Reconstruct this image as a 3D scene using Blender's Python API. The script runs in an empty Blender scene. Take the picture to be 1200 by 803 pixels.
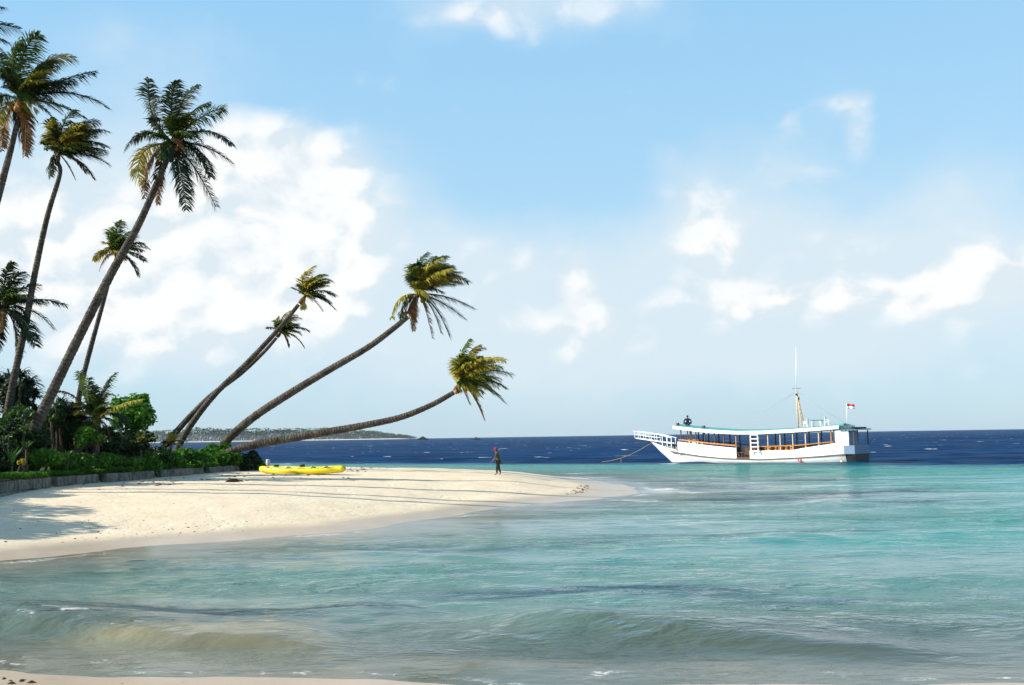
import bpy, math, random
import numpy as np
from mathutils import Vector, Matrix
R_ = math.radians
random.seed(7); rng = np.random.default_rng(7)
SC = bpy.context.scene
COL = SC.collection
PI = math.pi

# ------------------------------------------------------------------ camera
F = 1200.0; CAMZ = 3.0
def _rx(a): c, s = math.cos(a), math.sin(a); return np.array([[1,0,0],[0,c,-s],[0,s,c]])
def _rz(a): c, s = math.cos(a), math.sin(a); return np.array([[c,-s,0],[s,c,0],[0,0,1]])
CR = _rx(R_(90+5.25)) @ _rz(R_(-0.89))
cam = bpy.data.cameras.new('camera'); cam.sensor_width = 36; cam.lens = 36
cam.clip_start = 0.1; cam.clip_end = 16000
camo = bpy.data.objects.new('camera', cam); COL.objects.link(camo)
camo.location = (0, 0, CAMZ); camo.rotation_euler = Matrix(CR.tolist()).to_euler()
SC.camera = camo
def ray(u, v): return CR @ np.array([(u-600)/F, -(v-401.5)/F, -1.0])
def at(u, v, Y):                      # place seen at photo point (u,v), Y metres ahead
    d = ray(u, v); return np.array([0, 0, CAMZ]) + d*(Y/d[1])
def at_z(u, v, z):
    d = ray(u, v); return np.array([0, 0, CAMZ]) + d*((z-CAMZ)/d[2])

SC.view_settings.view_transform = 'Standard'; SC.view_settings.look = 'None'
SC.view_settings.gamma = 1; SC.view_settings.exposure = 0.85
SC.render.engine = 'CYCLES'
SC.cycles.max_bounces = 8; SC.cycles.transparent_max_bounces = 8
SC.cycles.volume_bounces = 0

# ------------------------------------------------------------------ node helper
class NT:
    def __init__(s, tree): s.t = tree; s.n = tree.nodes; s.l = tree.links
    def node(s, typ, **kw):
        n = s.n.new(typ)
        for k, v in kw.items(): setattr(n, k, v)
        return n
    def put(s, sock, v):
        if isinstance(v, bpy.types.NodeSocket): s.l.new(v, sock)
        else: sock.default_value = v
    def m(s, op, a, b=None, c=None, clamp=False):
        n = s.node('ShaderNodeMath', operation=op, use_clamp=clamp)
        s.put(n.inputs[0], a)
        if b is not None: s.put(n.inputs[1], b)
        if c is not None: s.put(n.inputs[2], c)
        return n.outputs[0]
    def vm(s, op, a, b=None):
        n = s.node('ShaderNodeVectorMath', operation=op); s.put(n.inputs[0], a)
        if b is not None: s.put(n.inputs[1], b)
        return n.outputs[0]
    def sstep(s, x, lo, hi, a=0., b=1.):
        n = s.node('ShaderNodeMapRange', interpolation_type='SMOOTHSTEP')
        s.put(n.inputs[0], x); s.put(n.inputs[1], lo); s.put(n.inputs[2], hi); s.put(n.inputs[3], a); s.put(n.inputs[4], b)
        return n.outputs[0]
    def mixc(s, f, a, b, blend='MIX'):
        n = s.node('ShaderNodeMix', data_type='RGBA', blend_type=blend)
        s.put(n.inputs[0], f); s.put(n.inputs[6], a); s.put(n.inputs[7], b); return n.outputs[2]
    def noise(s, vec, scale, detail=4, rough=.5, dist=0., out=0):
        n = s.node('ShaderNodeTexNoise'); 
        if vec is not None: s.put(n.inputs['Vector'], vec)
        n.inputs['Scale'].default_value = scale; n.inputs['Detail'].default_value = detail
        n.inputs['Roughness'].default_value = rough; n.inputs['Distortion'].default_value = dist
        return n.outputs[out]
    def ramp(s, f, stops):
        n = s.node('ShaderNodeValToRGB'); s.put(n.inputs[0], f); cr = n.color_ramp
        while len(cr.elements) < len(stops): cr.elements.new(0.5)
        for e, (p, c) in zip(cr.elements, stops): e.position = p; e.color = (*c, 1)
        return n.outputs[0]
    def comb(s, x, y, z):
        n = s.node('ShaderNodeCombineXYZ'); s.put(n.inputs[0], x); s.put(n.inputs[1], y); s.put(n.inputs[2], z); return n.outputs[0]
    def attr(s, name): return s.node('ShaderNodeAttribute', attribute_name=name).outputs['Fac']
def rgb(*c): return (*c, 1.0)
def newmat(name):
    m = bpy.data.materials.new(name); m.use_nodes = True; m.node_tree.nodes.clear()
    t = NT(m.node_tree); out = t.node('ShaderNodeOutputMaterial'); return m, t, out

# ------------------------------------------------------------------ sun and sky
SUN_EL = 28.0
SUN_H = np.array([-0.985, -0.17]); SUN_H /= np.linalg.norm(SUN_H)
tosun = Vector((SUN_H[0]*math.cos(R_(SUN_EL)), SUN_H[1]*math.cos(R_(SUN_EL)), math.sin(R_(SUN_EL))))
sl = bpy.data.lights.new('sun', 'SUN'); sl.energy = 4.6; sl.angle = R_(0.53); sl.color = (1, .93, .80)
so = bpy.data.objects.new('sun', sl); COL.objects.link(so)
so.rotation_euler = (-tosun).to_track_quat('-Z', 'Y').to_euler()

W = bpy.data.worlds.new('World'); SC.world = W; W.use_nodes = True
W.node_tree.nodes.clear(); t = NT(W.node_tree)
wout = t.node('ShaderNodeOutputWorld'); bg = t.node('ShaderNodeBackground')
sky = t.node('ShaderNodeTexSky', sky_type='NISHITA'); sky.sun_disc = False
sky.sun_elevation = R_(SUN_EL); sky.sun_rotation = math.atan2(SUN_H[0], SUN_H[1])
sky.air_density = 1.0; sky.dust_density = 0.6; sky.ozone_density = 2.5; sky.altitude = 0
gen = t.node('ShaderNodeTexCoord').outputs['Generated']
sx = t.node('ShaderNodeSeparateXYZ'); t.put(sx.inputs[0], gen)
az = t.m('ARCTAN2', sx.outputs[0], sx.outputs[1]); el = t.m('ARCSINE', sx.outputs[2])
def azel(u, v):
    d = ray(u, v); d = d/np.linalg.norm(d); return math.atan2(d[0], d[1]), math.asin(d[2])
p0 = t.comb(az, t.m('MULTIPLY', el, 1.3), 3.7)
wrp = t.vm('SUBTRACT', t.noise(p0, 10.0, 2, .55, out=1), (0.5, 0.5, 0.5))
pw = t.vm('ADD', p0, t.vm('MULTIPLY', wrp, (0.045, 0.045, 0.0)))
def puff(p):
    v = t.node('ShaderNodeTexVoronoi', feature='SMOOTH_F1'); t.put(v.inputs['Vector'], p); v.inputs['Scale'].default_value = 24; v.inputs['Smoothness'].default_value = .55
    return t.m('MULTIPLY', t.m('SUBTRACT', .42, v.outputs['Distance']), .42)
n_big = t.m('ADD', t.noise(pw, 10.5, 6, .62), puff(pw))
po_ = t.vm('ADD', pw, (-0.012, 0.016, 0))
n_off = t.m('ADD', t.noise(po_, 10.5, 4, .6), puff(po_))
ae = t.vm('ADD', t.comb(az, el, 0.0), t.vm('MULTIPLY', wrp, (0.035, 0.03, 0.0)))
def blobs(lst):
    tot = None
    for (u, v, ru, rv, w) in lst:
        a, e = azel(u, v); ru /= F; rv /= F
        n = t.node('ShaderNodeVectorMath', operation='MULTIPLY_ADD')
        t.put(n.inputs[0], ae); n.inputs[1].default_value = (1/ru, 1/rv, 0); n.inputs[2].default_value = (-a/ru, -e/rv, 0)
        d = t.node('ShaderNodeVectorMath', operation='DOT_PRODUCT'); t.put(d.inputs[0], n.outputs[0]); t.put(d.inputs[1], n.outputs[0])
        g = t.m('POWER', .3679, d.outputs['Value'])
        tot = t.m('MULTIPLY', g, w) if tot is None else t.m('MULTIPLY_ADD', g, w, tot)
    return tot
CRISP = [(283,200,70,64,.78),(378,205,58,62,.60),(325,275,105,90,.72),(285,350,130,80,.52),(395,310,70,90,.50),
         (985,290,44,20,.56),(930,358,190,34,.62),(1085,342,130,34,.58),(1170,308,56,36,.62),(812,245,58,70,.60),(845,300,60,40,.46),
         (684,320,27,33,.60),(935,200,50,24,.54),(1008,150,20,44,.50),(985,114,34,15,.46),(928,150,18,28,.40),
         (640,4,190,34,.56),(560,30,70,30,.24),(40,265,150,95,.62),(100,360,160,90,.58),(1110,245,46,50,.36),(590,300,90,45,.36),(700,400,80,40,.40),(600,370,70,40,.36),(1160,420,70,26,.36)]
VEIL = [(60,290,210,120,.85),(270,320,200,130,.75),(570,340,150,100,.78),(430,250,80,120,.40),(720,420,420,60,.5),(990,340,290,85,1.2),(860,330,120,90,.4),
        (250,60,70,50,.34),(130,45,45,30,.26),(640,15,190,50,.50),(1110,240,60,50,.36),(830,230,90,80,.42),(950,180,90,60,.36)]
bc = blobs(CRISP); bv = blobs(VEIL)
dc = t.m('ADD', bc, t.m('MULTIPLY', t.m('SUBTRACT', n_big, .5), .95))
cov = t.m('MULTIPLY', t.sstep(dc, .16, .84), .90)
n_soft = t.noise(p0, 4.5, 5, .62)
dv = t.m('ADD', bv, t.m('MULTIPLY', t.m('SUBTRACT', n_soft, .5), 1.25))
veil = t.m('MULTIPLY', t.sstep(dv, .05, 1.0), .80)
lit = t.m('MULTIPLY', t.m('SUBTRACT', n_big, n_off), 5.5)
shade = t.m('ADD', t.m('ADD', .14, lit), t.m('MULTIPLY', t.sstep(dc, .45, .95), .75), clamp=True)
ccol = t.mixc(shade, rgb(2.78, 3.14, 3.38), rgb(3.80, 3.80, 3.78))
vcol = rgb(2.78, 3.17, 3.42)
tint = t.mixc(1.0, sky.outputs[0], rgb(.78, .90, .86), 'MULTIPLY')
grad = t.ramp(t.m('MULTIPLY', el, 1/.45), [(0,(1.82,2.48,3.02)),(.4,(1.70,2.66,3.40)),(1,(1.20,2.36,3.50))])
s1 = t.mixc(t.sstep(el, .42, .85, .86, .12), tint, grad)
s2 = t.mixc(veil, s1, vcol)
front = t.sstep(sx.outputs[1], -.2, .2)
s3 = t.mixc(t.m('MULTIPLY', cov, front), s2, ccol)
t.put(bg.inputs[0], s3); bg.inputs[1].default_value = 0.15
t.l.new(bg.outputs[0], wout.inputs[0])
W.cycles.sampling_method = 'MANUAL'; W.cycles.sample_map_resolution = 256

# ------------------------------------------------------------------ materials
def principled(name, c, rough=.6, spec=.5, var=.15, vscale=6., bump=0., bscale=20., metallic=0, coord='Object', randobj=0.):
    m, t, out = newmat(name)
    b = t.node('ShaderNodeBsdfPrincipled'); b.inputs['Roughness'].default_value = rough
    b.inputs['Specular IOR Level'].default_value = spec; b.inputs['Metallic'].default_value = metallic
    co = t.node('ShaderNodeTexCoord').outputs[coord]
    n = t.noise(co, vscale, 5, .6)
    f = t.sstep(n, .3, .7, 1-var, 1+var)
    if randobj:
        oi = t.node('ShaderNodeObjectInfo').outputs['Random']
        f = t.m('MULTIPLY', f, t.sstep(oi, 0, 1, 1-randobj, 1+randobj))
    col = t.vm('SCALE', rgb(*c)[:3], None); col.node.inputs['Scale'].default_value = 1; t.put(col.node.inputs['Scale'], f)
    t.put(b.inputs['Base Color'], col)
    if bump:
        bn = t.node('ShaderNodeBump'); bn.inputs['Strength'].default_value = bump; bn.inputs['Distance'].default_value = .02
        t.put(bn.inputs['Height'], t.noise(co, bscale, 5, .6)); t.put(b.inputs['Normal'], bn.outputs[0])
    t.l.new(b.outputs[0], out.inputs[0]); return m
def leafmat(name, stops, rough=.5, trans=.25, spec=.22, tcol=(.12,.16,.02)):
    m, t, out = newmat(name)
    g = t.node('ShaderNodeNewGeometry'); r = g.outputs['Random Per Island']
    oi = t.node('ShaderNodeObjectInfo').outputs['Random']
    f = t.m('ADD', t.m('MULTIPLY', r, .75), t.m('MULTIPLY', oi, .25))
    col = t.ramp(f, stops)
    b = t.node('ShaderNodeBsdfPrincipled'); t.put(b.inputs['Base Color'], col)
    b.inputs['Roughness'].default_value = rough; b.inputs['Specular IOR Level'].default_value = spec
    tr = t.node('ShaderNodeBsdfTranslucent'); t.put(tr.inputs[0], t.mixc(.5, col, rgb(*tcol)))
    mx = t.node('ShaderNodeMixShader'); mx.inputs[0].default_value = trans
    t.l.new(b.outputs[0], mx.inputs[1]); t.l.new(tr.outputs[0], mx.inputs[2]); t.l.new(mx.outputs[0], out.inputs[0]); return m
M = {}
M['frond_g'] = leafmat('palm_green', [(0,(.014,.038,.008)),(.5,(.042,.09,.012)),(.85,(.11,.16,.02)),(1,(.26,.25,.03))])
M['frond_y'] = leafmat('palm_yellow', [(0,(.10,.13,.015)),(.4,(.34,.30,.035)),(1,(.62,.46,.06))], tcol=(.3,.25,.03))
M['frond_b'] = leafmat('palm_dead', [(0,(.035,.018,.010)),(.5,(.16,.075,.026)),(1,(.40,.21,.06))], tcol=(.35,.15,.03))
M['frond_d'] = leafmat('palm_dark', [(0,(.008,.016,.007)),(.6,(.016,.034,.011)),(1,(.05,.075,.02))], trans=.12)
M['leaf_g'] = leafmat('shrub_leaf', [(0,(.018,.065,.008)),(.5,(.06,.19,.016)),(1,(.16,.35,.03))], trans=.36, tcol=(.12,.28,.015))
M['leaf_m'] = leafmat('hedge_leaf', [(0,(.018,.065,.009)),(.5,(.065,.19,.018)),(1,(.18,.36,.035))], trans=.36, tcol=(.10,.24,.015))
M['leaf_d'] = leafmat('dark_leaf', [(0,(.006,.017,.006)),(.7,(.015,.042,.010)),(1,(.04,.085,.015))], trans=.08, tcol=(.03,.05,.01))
M['leaf_s'] = leafmat('strap_leaf', [(0,(.012,.04,.008)),(.6,(.04,.12,.018)),(1,(.12,.22,.035))], trans=.2)
M['leaf_y'] = leafmat('yellow_leaf', [(0,(.25,.2,.015)),(.5,(.5,.38,.03)),(1,(.65,.5,.06))], trans=.3, tcol=(.5,.4,.03))
M['bark'] = None
def barkmat():
    m, t, out = newmat('palm_bark')
    b = t.node('ShaderNodeBsdfPrincipled'); b.inputs['Roughness'].default_value = .85; b.inputs['Specular IOR Level'].default_value = .2
    al = t.attr('along'); co = t.node('ShaderNodeTexCoord').outputs['Object']
    w = t.m('SINE', t.m('ADD', t.m('MULTIPLY', al, 34.0), t.m('MULTIPLY', t.noise(co, 3, 3), 16.0)))
    n = t.noise(co, 2.2, 6, .65); n2 = t.noise(co, 14, 4, .6)
    f = t.m('ADD', t.m('ADD', t.m('MULTIPLY', n, .75), t.m('MULTIPLY', n2, .45)), t.m('MULTIPLY', w, .035))
    col = t.ramp(f, [(.28,(.016,.013,.011)),(.55,(.052,.042,.034)),(.75,(.13,.11,.086)),(.9,(.27,.235,.19))])
    t.put(b.inputs['Base Color'], col)
    bn = t.node('ShaderNodeBump'); bn.inputs['Strength'].default_value = .8; bn.inputs['Distance'].default_value = .03
    t.put(bn.inputs['Height'], t.m('ADD', t.m('MULTIPLY', w, .6), n2)); t.put(b.inputs['Normal'], bn.outputs[0])
    t.l.new(b.outputs[0], out.inputs[0]); return m
M['bark'] = barkmat()
M['petiole'] = principled('petiole', (.16,.13,.04), .6, .3, .3)
M['fibre'] = principled('palm_fibre', (.13,.075,.035), .9, .1, .4)
M['nut'] = principled('coconut_husk', (.28,.13,.03), .6, .3, .4, 4)
M['wood_stem'] = principled('shrub_stem', (.06,.045,.032), .85, .2, .3)
def hullpaint():
    m, t, out = newmat('white_boat_paint'); b = t.node('ShaderNodeBsdfPrincipled'); b.inputs['Roughness'].default_value = .45
    co = t.node('ShaderNodeTexCoord').outputs['Object']
    st = t.sstep(t.noise(t.vm('MULTIPLY', co, (3.5, 3.5, .5)), 1.0, 6, .7), .52, .80); gr = t.noise(co, 1.1, 5, .6)
    base = t.mixc(t.sstep(gr, .3, .7), rgb(.74,.75,.73), rgb(.82,.82,.80))
    sp = t.node('ShaderNodeSeparateXYZ'); t.put(sp.inputs[0], co)
    pl = t.sstep(t.m('ABSOLUTE', t.m('SUBTRACT', t.m('FRACT', t.m('MULTIPLY', sp.outputs[2], 4.2)), .5)), .44, .5)
    col = t.mixc(t.m('MULTIPLY', st, .55), base, rgb(.42,.30,.20)); col = t.mixc(t.m('MULTIPLY', pl, .22), col, rgb(.3,.3,.28))
    t.put(b.inputs['Base Color'], col); t.l.new(b.outputs[0], out.inputs[0]); return m
M['white'] = hullpaint()
M['white_clean'] = principled('white_trim', (.82,.82,.80), .45, .4, .04)
M['teal'] = principled('teal_paint', (.07,.30,.30), .5, .4, .15, 2)
M['tealdark'] = principled('dark_teal_paint', (.02,.075,.085), .6, .3, .2, 2)
M['black'] = principled('black_hull_paint', (.006,.007,.010), .5, .3, .3, 2)
M['grey_rub'] = principled('grey_rubbing_strake', (.09,.09,.085), .7, .3, .3, 2)
M['wood'] = principled('varnished_wood', (.42,.19,.055), .5, .4, .25, 5)
M['wooddark'] = principled('dark_wood', (.09,.045,.025), .6, .3, .3, 5)
M['orange'] = principled('orange_fabric', (.62,.20,.03), .7, .3, .2, 5)
M['paleblue_shade'] = principled('pale_blue_shaded', (.12,.19,.30), .5, .4, .06, 2)  # pale blue paint with the stern's shade darkened into its colour
M['deck'] = principled('deck_boards', (.22,.15,.09), .7, .3, .2, 4)
M['mastp'] = principled('mast_timber', (.55,.42,.28), .6, .3, .15, 4)
M['redp'] = principled('red_paint', (.55,.05,.03), .5, .4, .1)
M['flagw'] = principled('white_cloth', (.8,.8,.78), .8, .2, .04)
M['buoy'] = principled('cream_buoy', (.7,.52,.25), .5, .4, .15)
M['ropem'] = principled('rope_fibre', (.20,.17,.12), .9, .1, .2)
M['wire'] = principled('steel_wire', (.35,.36,.37), .5, .4, .05)
M['navy'] = principled('navy_cloth', (.010,.014,.045), .8, .2, .2)
M['yellow'] = principled('yellow_vinyl', (.76,.62,.015), .4, .5, .08, 1.5)
M['yellowp'] = principled('pale_yellow_vinyl', (.60,.47,.05), .45, .5, .1, 1.5)
M['strap'] = principled('dark_webbing', (.05,.05,.03), .8, .2, .2)
M['skin'] = principled('skin', (.16,.075,.045), .55, .4, .1)
M['camo'] = principled('olive_shirt', (.06,.065,.03), .85, .2, .6, 14)
M['trouser'] = principled('dark_olive_trousers', (.028,.032,.018), .85, .2, .4, 10)
M['cap'] = principled('red_cloth', (.35,.03,.025), .8, .2, .15)
M['hair'] = principled('black_hair', (.012,.01,.009), .6, .3, .1)
M['husk'] = principled('weathered_husk', (.03,.022,.018), .9, .1, .4, 8)
M['weed'] = principled('dry_seaweed', (.09,.055,.03), .95, .1, .5, 3)
M['postm'] = principled('weathered_post', (.42,.42,.40), .85, .2, .2)
def wallmat():
    m, t, out = newmat('weathered_concrete')
    b = t.node('ShaderNodeBsdfPrincipled'); b.inputs['Roughness'].default_value = .9; b.inputs['Specular IOR Level'].default_value = .2
    co = t.node('ShaderNodeTexCoord').outputs['Object']
    st = t.vm('MULTIPLY', co, (2.5, 2.5, .8))
    n = t.noise(st, 1.3, 7, .7); n2 = t.noise(co, 6, 6, .65)
    f = t.m('ADD', t.m('MULTIPLY', n, .7), t.m('MULTIPLY', n2, .4))
    t.put(b.inputs['Base Color'], t.ramp(f, [(.35,(.035,.033,.03)),(.5,(.11,.10,.085)),(.62,(.21,.19,.155)),(.8,(.36,.32,.25))]))
    bn = t.node('ShaderNodeBump'); bn.inputs['Strength'].default_value = .9; bn.inputs['Distance'].default_value = .06
    t.put(bn.inputs['Height'], f); t.put(b.inputs['Normal'], bn.outputs[0]); t.l.new(b.outputs[0], out.inputs[0]); return m
M['wall'] = wallmat()

# ------------------------------------------------------------------ mesh helpers
class MB:
    def __init__(s): s.v = []; s.f = []; s.al = []
    def add(s, vs, fs, al=None):
        o = len(s.v); s.v.extend([tuple(map(float, p)) for p in vs]); s.f.extend([tuple(i+o for i in f) for f in fs])
        s.al.extend(al if al is not None else [0.]*len(vs))
    def box(s, c, d, rot=None):
        vs = []
        for x in (-.5, .5):
            for y in (-.5, .5):
                for z in (-.5, .5):
                    p = Vector((x*d[0], y*d[1], z*d[2]))
                    if rot is not None: p = rot @ p
                    vs.append((p.x+c[0], p.y+c[1], p.z+c[2]))
        s.add(vs, [(0,1,3,2),(4,6,7,5),(0,4,5,1),(2,3,7,6),(0,2,6,4),(1,5,7,3)])
    def beam(s, a, b, w, h=None):
        a = Vector(a); b = Vector(b); h = h or w; d = (b-a); L = d.length; d.normalize()
        up = Vector((0,0,1)) if abs(d.z) < .95 else Vector((0,1,0))
        y = up.cross(d).normalized(); z = d.cross(y)
        s.box((a+b)/2, (L, w, h), Matrix((d, y, z)).transposed())
    def tube(s, pts, rad, n=8, caps=True, along0=0., squash=1.):
        pts = [Vector(p) for p in pts]; k = len(pts)
        if not hasattr(rad, '__len__'): rad = [rad]*k
        T = [(pts[min(i+1,k-1)]-pts[max(i-1,0)]).normalized() for i in range(k)]
        up = Vector((0,0,1)) if abs(T[0].z) < .9 else Vector((0,1,0))
        y = up.cross(T[0]).normalized(); vs = []; al = []; L = along0
        for i in range(k):
            y = (y - T[i]*y.dot(T[i])).normalized(); z = T[i].cross(y)
            if i: L += (pts[i]-pts[i-1]).length
            for j in range(n):
                a = 2*PI*j/n; vs.append(pts[i]+(y*math.cos(a)+z*math.sin(a)*squash)*rad[i]); al.append(L)
        fs = [(i*n+j, i*n+(j+1)%n, (i+1)*n+(j+1)%n, (i+1)*n+j) for i in range(k-1) for j in range(n)]
        if caps: fs.append(tuple(reversed(range(n)))); fs.append(tuple((k-1)*n+j for j in range(n)))
        s.add(vs, fs, al)
    def ball(s, c, r, nu=10, nv=7):
        if not hasattr(r, '__len__'): r = (r, r, r)
        vs = [(c[0], c[1], c[2]+r[2])]
        for i in range(1, nv):
            th = PI*i/nv
            for j in range(nu):
                ph = 2*PI*j/nu; vs.append((c[0]+r[0]*math.sin(th)*math.cos(ph), c[1]+r[1]*math.sin(th)*math.sin(ph), c[2]+r[2]*math.cos(th)))
        vs.append((c[0], c[1], c[2]-r[2])); fs = [(0, 1+j, 1+(j+1)%nu) for j in range(nu)]
        for i in range(nv-2):
            for j in range(nu): a = 1+i*nu; fs.append((a+j, a+nu+j, a+nu+(j+1)%nu, a+(j+1)%nu))
        e = len(vs)-1; a = 1+(nv-2)*nu; fs += [(e, a+(j+1)%nu, a+j) for j in range(nu)]
        s.add(vs, fs)
    def build(s, name, mat, parent=None, smooth=True, along=False):
        me = bpy.data.meshes.new(name); me.from_pydata(s.v, [], s.f); me.materials.append(mat)
        if along:
            a = me.attributes.new('along', 'FLOAT', 'POINT'); a.data.foreach_set('value', s.al)
        if smooth: me.polygons.foreach_set('use_smooth', [True]*len(me.polygons))
        o = bpy.data.objects.new(name, me); COL.objects.link(o)
        if parent is not None: o.parent = parent
        return o
def tag(o, label=None, cat=None, group=None, kind=None):
    if label: o['label'] = label
    if cat: o['category'] = cat
    if group: o['group'] = group
    if kind: o['kind'] = kind
    return o
def thing(name, loc, label, cat, group=None, rz=0):
    o = bpy.data.objects.new(name, None); COL.objects.link(o); o.empty_display_size = .3
    o.location = tuple(map(float, loc)); o.rotation_euler = (0, 0, rz); return tag(o, label, cat, group)
def catmull(P, n=10):
    P = [np.array(p, float) for p in P]; Q = [2*P[0]-P[1]] + P + [2*P[-1]-P[-2]]; out = []
    for i in range(1, len(Q)-2):
        for k in range(n):
            u = k/n; a, b, c, d = Q[i-1], Q[i], Q[i+1], Q[i+2]
            out.append(.5*(2*b + (c-a)*u + (2*a-5*b+4*c-d)*u*u + (3*b-a-3*c+d)*u**3))
    out.append(P[-1]); return out
def quick(name, V, faces4, mat, attrs=None, smooth=True):
    me = bpy.data.meshes.new(name); n = len(V); m = len(faces4)
    me.vertices.add(n); me.vertices.foreach_set('co', np.ascontiguousarray(V, dtype=np.float32).ravel())
    me.loops.add(m*4); me.loops.foreach_set('vertex_index', np.ascontiguousarray(faces4, dtype=np.int32).ravel())
    me.polygons.add(m); me.polygons.foreach_set('loop_start', np.arange(0, m*4, 4, dtype=np.int32))
    me.polygons.foreach_set('use_smooth', np.full(m, smooth, dtype=bool))
    me.update(calc_edges=True); me.materials.append(mat)
    for k, a in (attrs or {}).items():
        at_ = me.attributes.new(k, 'FLOAT', 'POINT'); at_.data.foreach_set('value', np.ascontiguousarray(a, dtype=np.float32).ravel())
    o = bpy.data.objects.new(name, me); COL.objects.link(o); return o
def gridfaces(r, c):
    i = np.arange(r-1)[:, None]*c + np.arange(c-1)[None]; i = i.ravel()
    return np.stack([i, i+1, i+c+1, i+c], 1)

# ------------------------------------------------------------------ numpy noise
_tab = rng.random((256, 256))
def vnoise(x, y):
    xi = np.floor(x).astype(int); yi = np.floor(y).astype(int); fx = x-xi; fy = y-yi
    fx = fx*fx*(3-2*fx); fy = fy*fy*(3-2*fy)
    g = lambda a, b: _tab[a % 256, b % 256]
    return (g(xi,yi)*(1-fx)+g(xi+1,yi)*fx)*(1-fy) + (g(xi,yi+1)*(1-fx)+g(xi+1,yi+1)*fx)*fy
def fbm(x, y, o=4):
    s = 0; a = .5
    for k in range(o): s = s + a*(vnoise(x*2**k+17.3*k, y*2**k+5.1*k)-.5); a *= .5
    return s
def sst(x, a, b): u = np.clip((x-a)/(b-a), 0, 1); return u*u*(3-2*u)

# ------------------------------------------------------------------ terrain
SPIT = [(-80,20),(-30,20.5),(-18,23),(-13.1,26.4),(-11.1,29.7),(-8.3,31.3),(-5.6,33.6),(-3.7,36.8),(-1.5,41.7),(1.4,46.2),(4.6,49.1),(6.0,51.2),(7.1,54.8),
        (7.0,60),(6.1,67.2),(4.5,75),(-3,82),(-12,90),(-25,99),(-45,106),(-80,110)]
def polyline_smooth(P, n=6): return np.array(catmull(P, n))
SPITS = polyline_smooth(SPIT)
def sdf(P, X, Y):
    d = np.full(X.shape, 1e9); ins = np.zeros(X.shape, bool); n = len(P)
    for i in range(n):
        a = P[i]; b = P[(i+1) % n]; e = b-a; L = e@e
        u = np.clip(((X-a[0])*e[0]+(Y-a[1])*e[1])/max(L,1e-9), 0, 1)
        d = np.minimum(d, np.hypot(X-a[0]-u*e[0], Y-a[1]-u*e[1]))
        c = (a[1] > Y) != (b[1] > Y)
        if abs(e[1]) > 1e-9: ins ^= c & (X < e[0]*(Y-a[1])/e[1]+a[0])
    return np.where(ins, d, -d)
BED = np.array([(-19.2,34),(-19.9,40.5),(-20.15,44.7),(-19.6,48.3),(-18.5,53.6),(-17.3,59),(-16.6,62),(-15.8,64),(-16.6,67),(-19,70),(-26,73),(-60,76),(-60,20),(-24,24),(-20.5,29)])
def ground(X, Y, fine=True):
    X = np.asarray(X, float); Y = np.asarray(Y, float)
    d1 = sdf(SPITS, X, Y) + fbm(X*.35, Y*.35, 3)*1.1
    d2 = (12.75 - np.where(X < 0, .2, .05)*X - Y) + fbm(X*.5+9, Y*.5, 3)*1.0
    tap = 1-.62*sst(X, -1.0, 6.0)
    z1 = 1.22*(1-np.exp(-(np.maximum(d1,0)/8)**1.25))*tap
    z2 = 1.1*(1-np.exp(-(np.maximum(d2,0)/10)**1.15))
    d = np.maximum(d1, d2); nd = np.maximum(-d, 0)
    edge = 115-.65*X + fbm(X*.05, Y*.05, 3)*10
    deep = sst(Y-edge, -3, 5)
    dep = 1.15*(1-np.exp(-(nd/10)**1.1)) + .9*sst(nd, 8, 45)
    z = np.where(d > 0, np.maximum(z1, z2), -dep) - deep*1.5*(d <= 0)
    db = sdf(BED, X, Y)
    z = np.where(d > 0, np.maximum(z, z + (1.48-z)*sst(db, .12, .34)), z)
    if fine:
        on = np.clip(z/.3, 0, 1)
        z = z + on*(fbm(X*.9, Y*.9, 4)*.05 + fbm(X*.22+40, Y*.22, 3)*.14 + fbm(X*4, Y*4, 2)*.018)
    return z, d, deep
def axis(segs):
    out = []
    for a, b, s in segs: out.append(np.arange(a, b-1e-6, s))
    out.append([segs[-1][1]]); return np.concatenate(out)
gx = axis([(-160,-40,5),(-40,-24,.6),(-24,14,.16),(14,40,1.5),(40,160,8)])
gy = axis([(-20,8,1.),(8,20,.14),(20,58,.18),(58,104,.3),(104,200,4)])
GX, GY = np.meshgrid(gx, gy); GZ, GD, GDeep = ground(GX, GY)
def look(X, Y):
    X = np.clip(np.asarray(X, float), gx[0], gx[-1]-1e-6); Y = np.clip(np.asarray(Y, float), gy[0], gy[-1]-1e-6)
    i = np.searchsorted(gx, X, 'right')-1; j = np.searchsorted(gy, Y, 'right')-1
    fx = (X-gx[i])/(gx[i+1]-gx[i]); fy = (Y-gy[j])/(gy[j+1]-gy[j])
    return (GZ[j,i]*(1-fx)+GZ[j,i+1]*fx)*(1-fy)+(GZ[j+1,i]*(1-fx)+GZ[j+1,i+1]*fx)*fy
def gz(x, y): return float(look(x, y))
def hit(u, v):                      # where the sight line through photo point (u,v) meets the ground
    Y = np.arange(9, 140, .05); d = ray(u, v); X = d[0]/d[1]*Y; Zr = CAMZ + d[2]/d[1]*Y
    z = np.maximum(look(X, Y), 0); i = int(np.argmax(Zr <= z)); return np.array([X[i], Y[i], z[i]])
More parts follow.
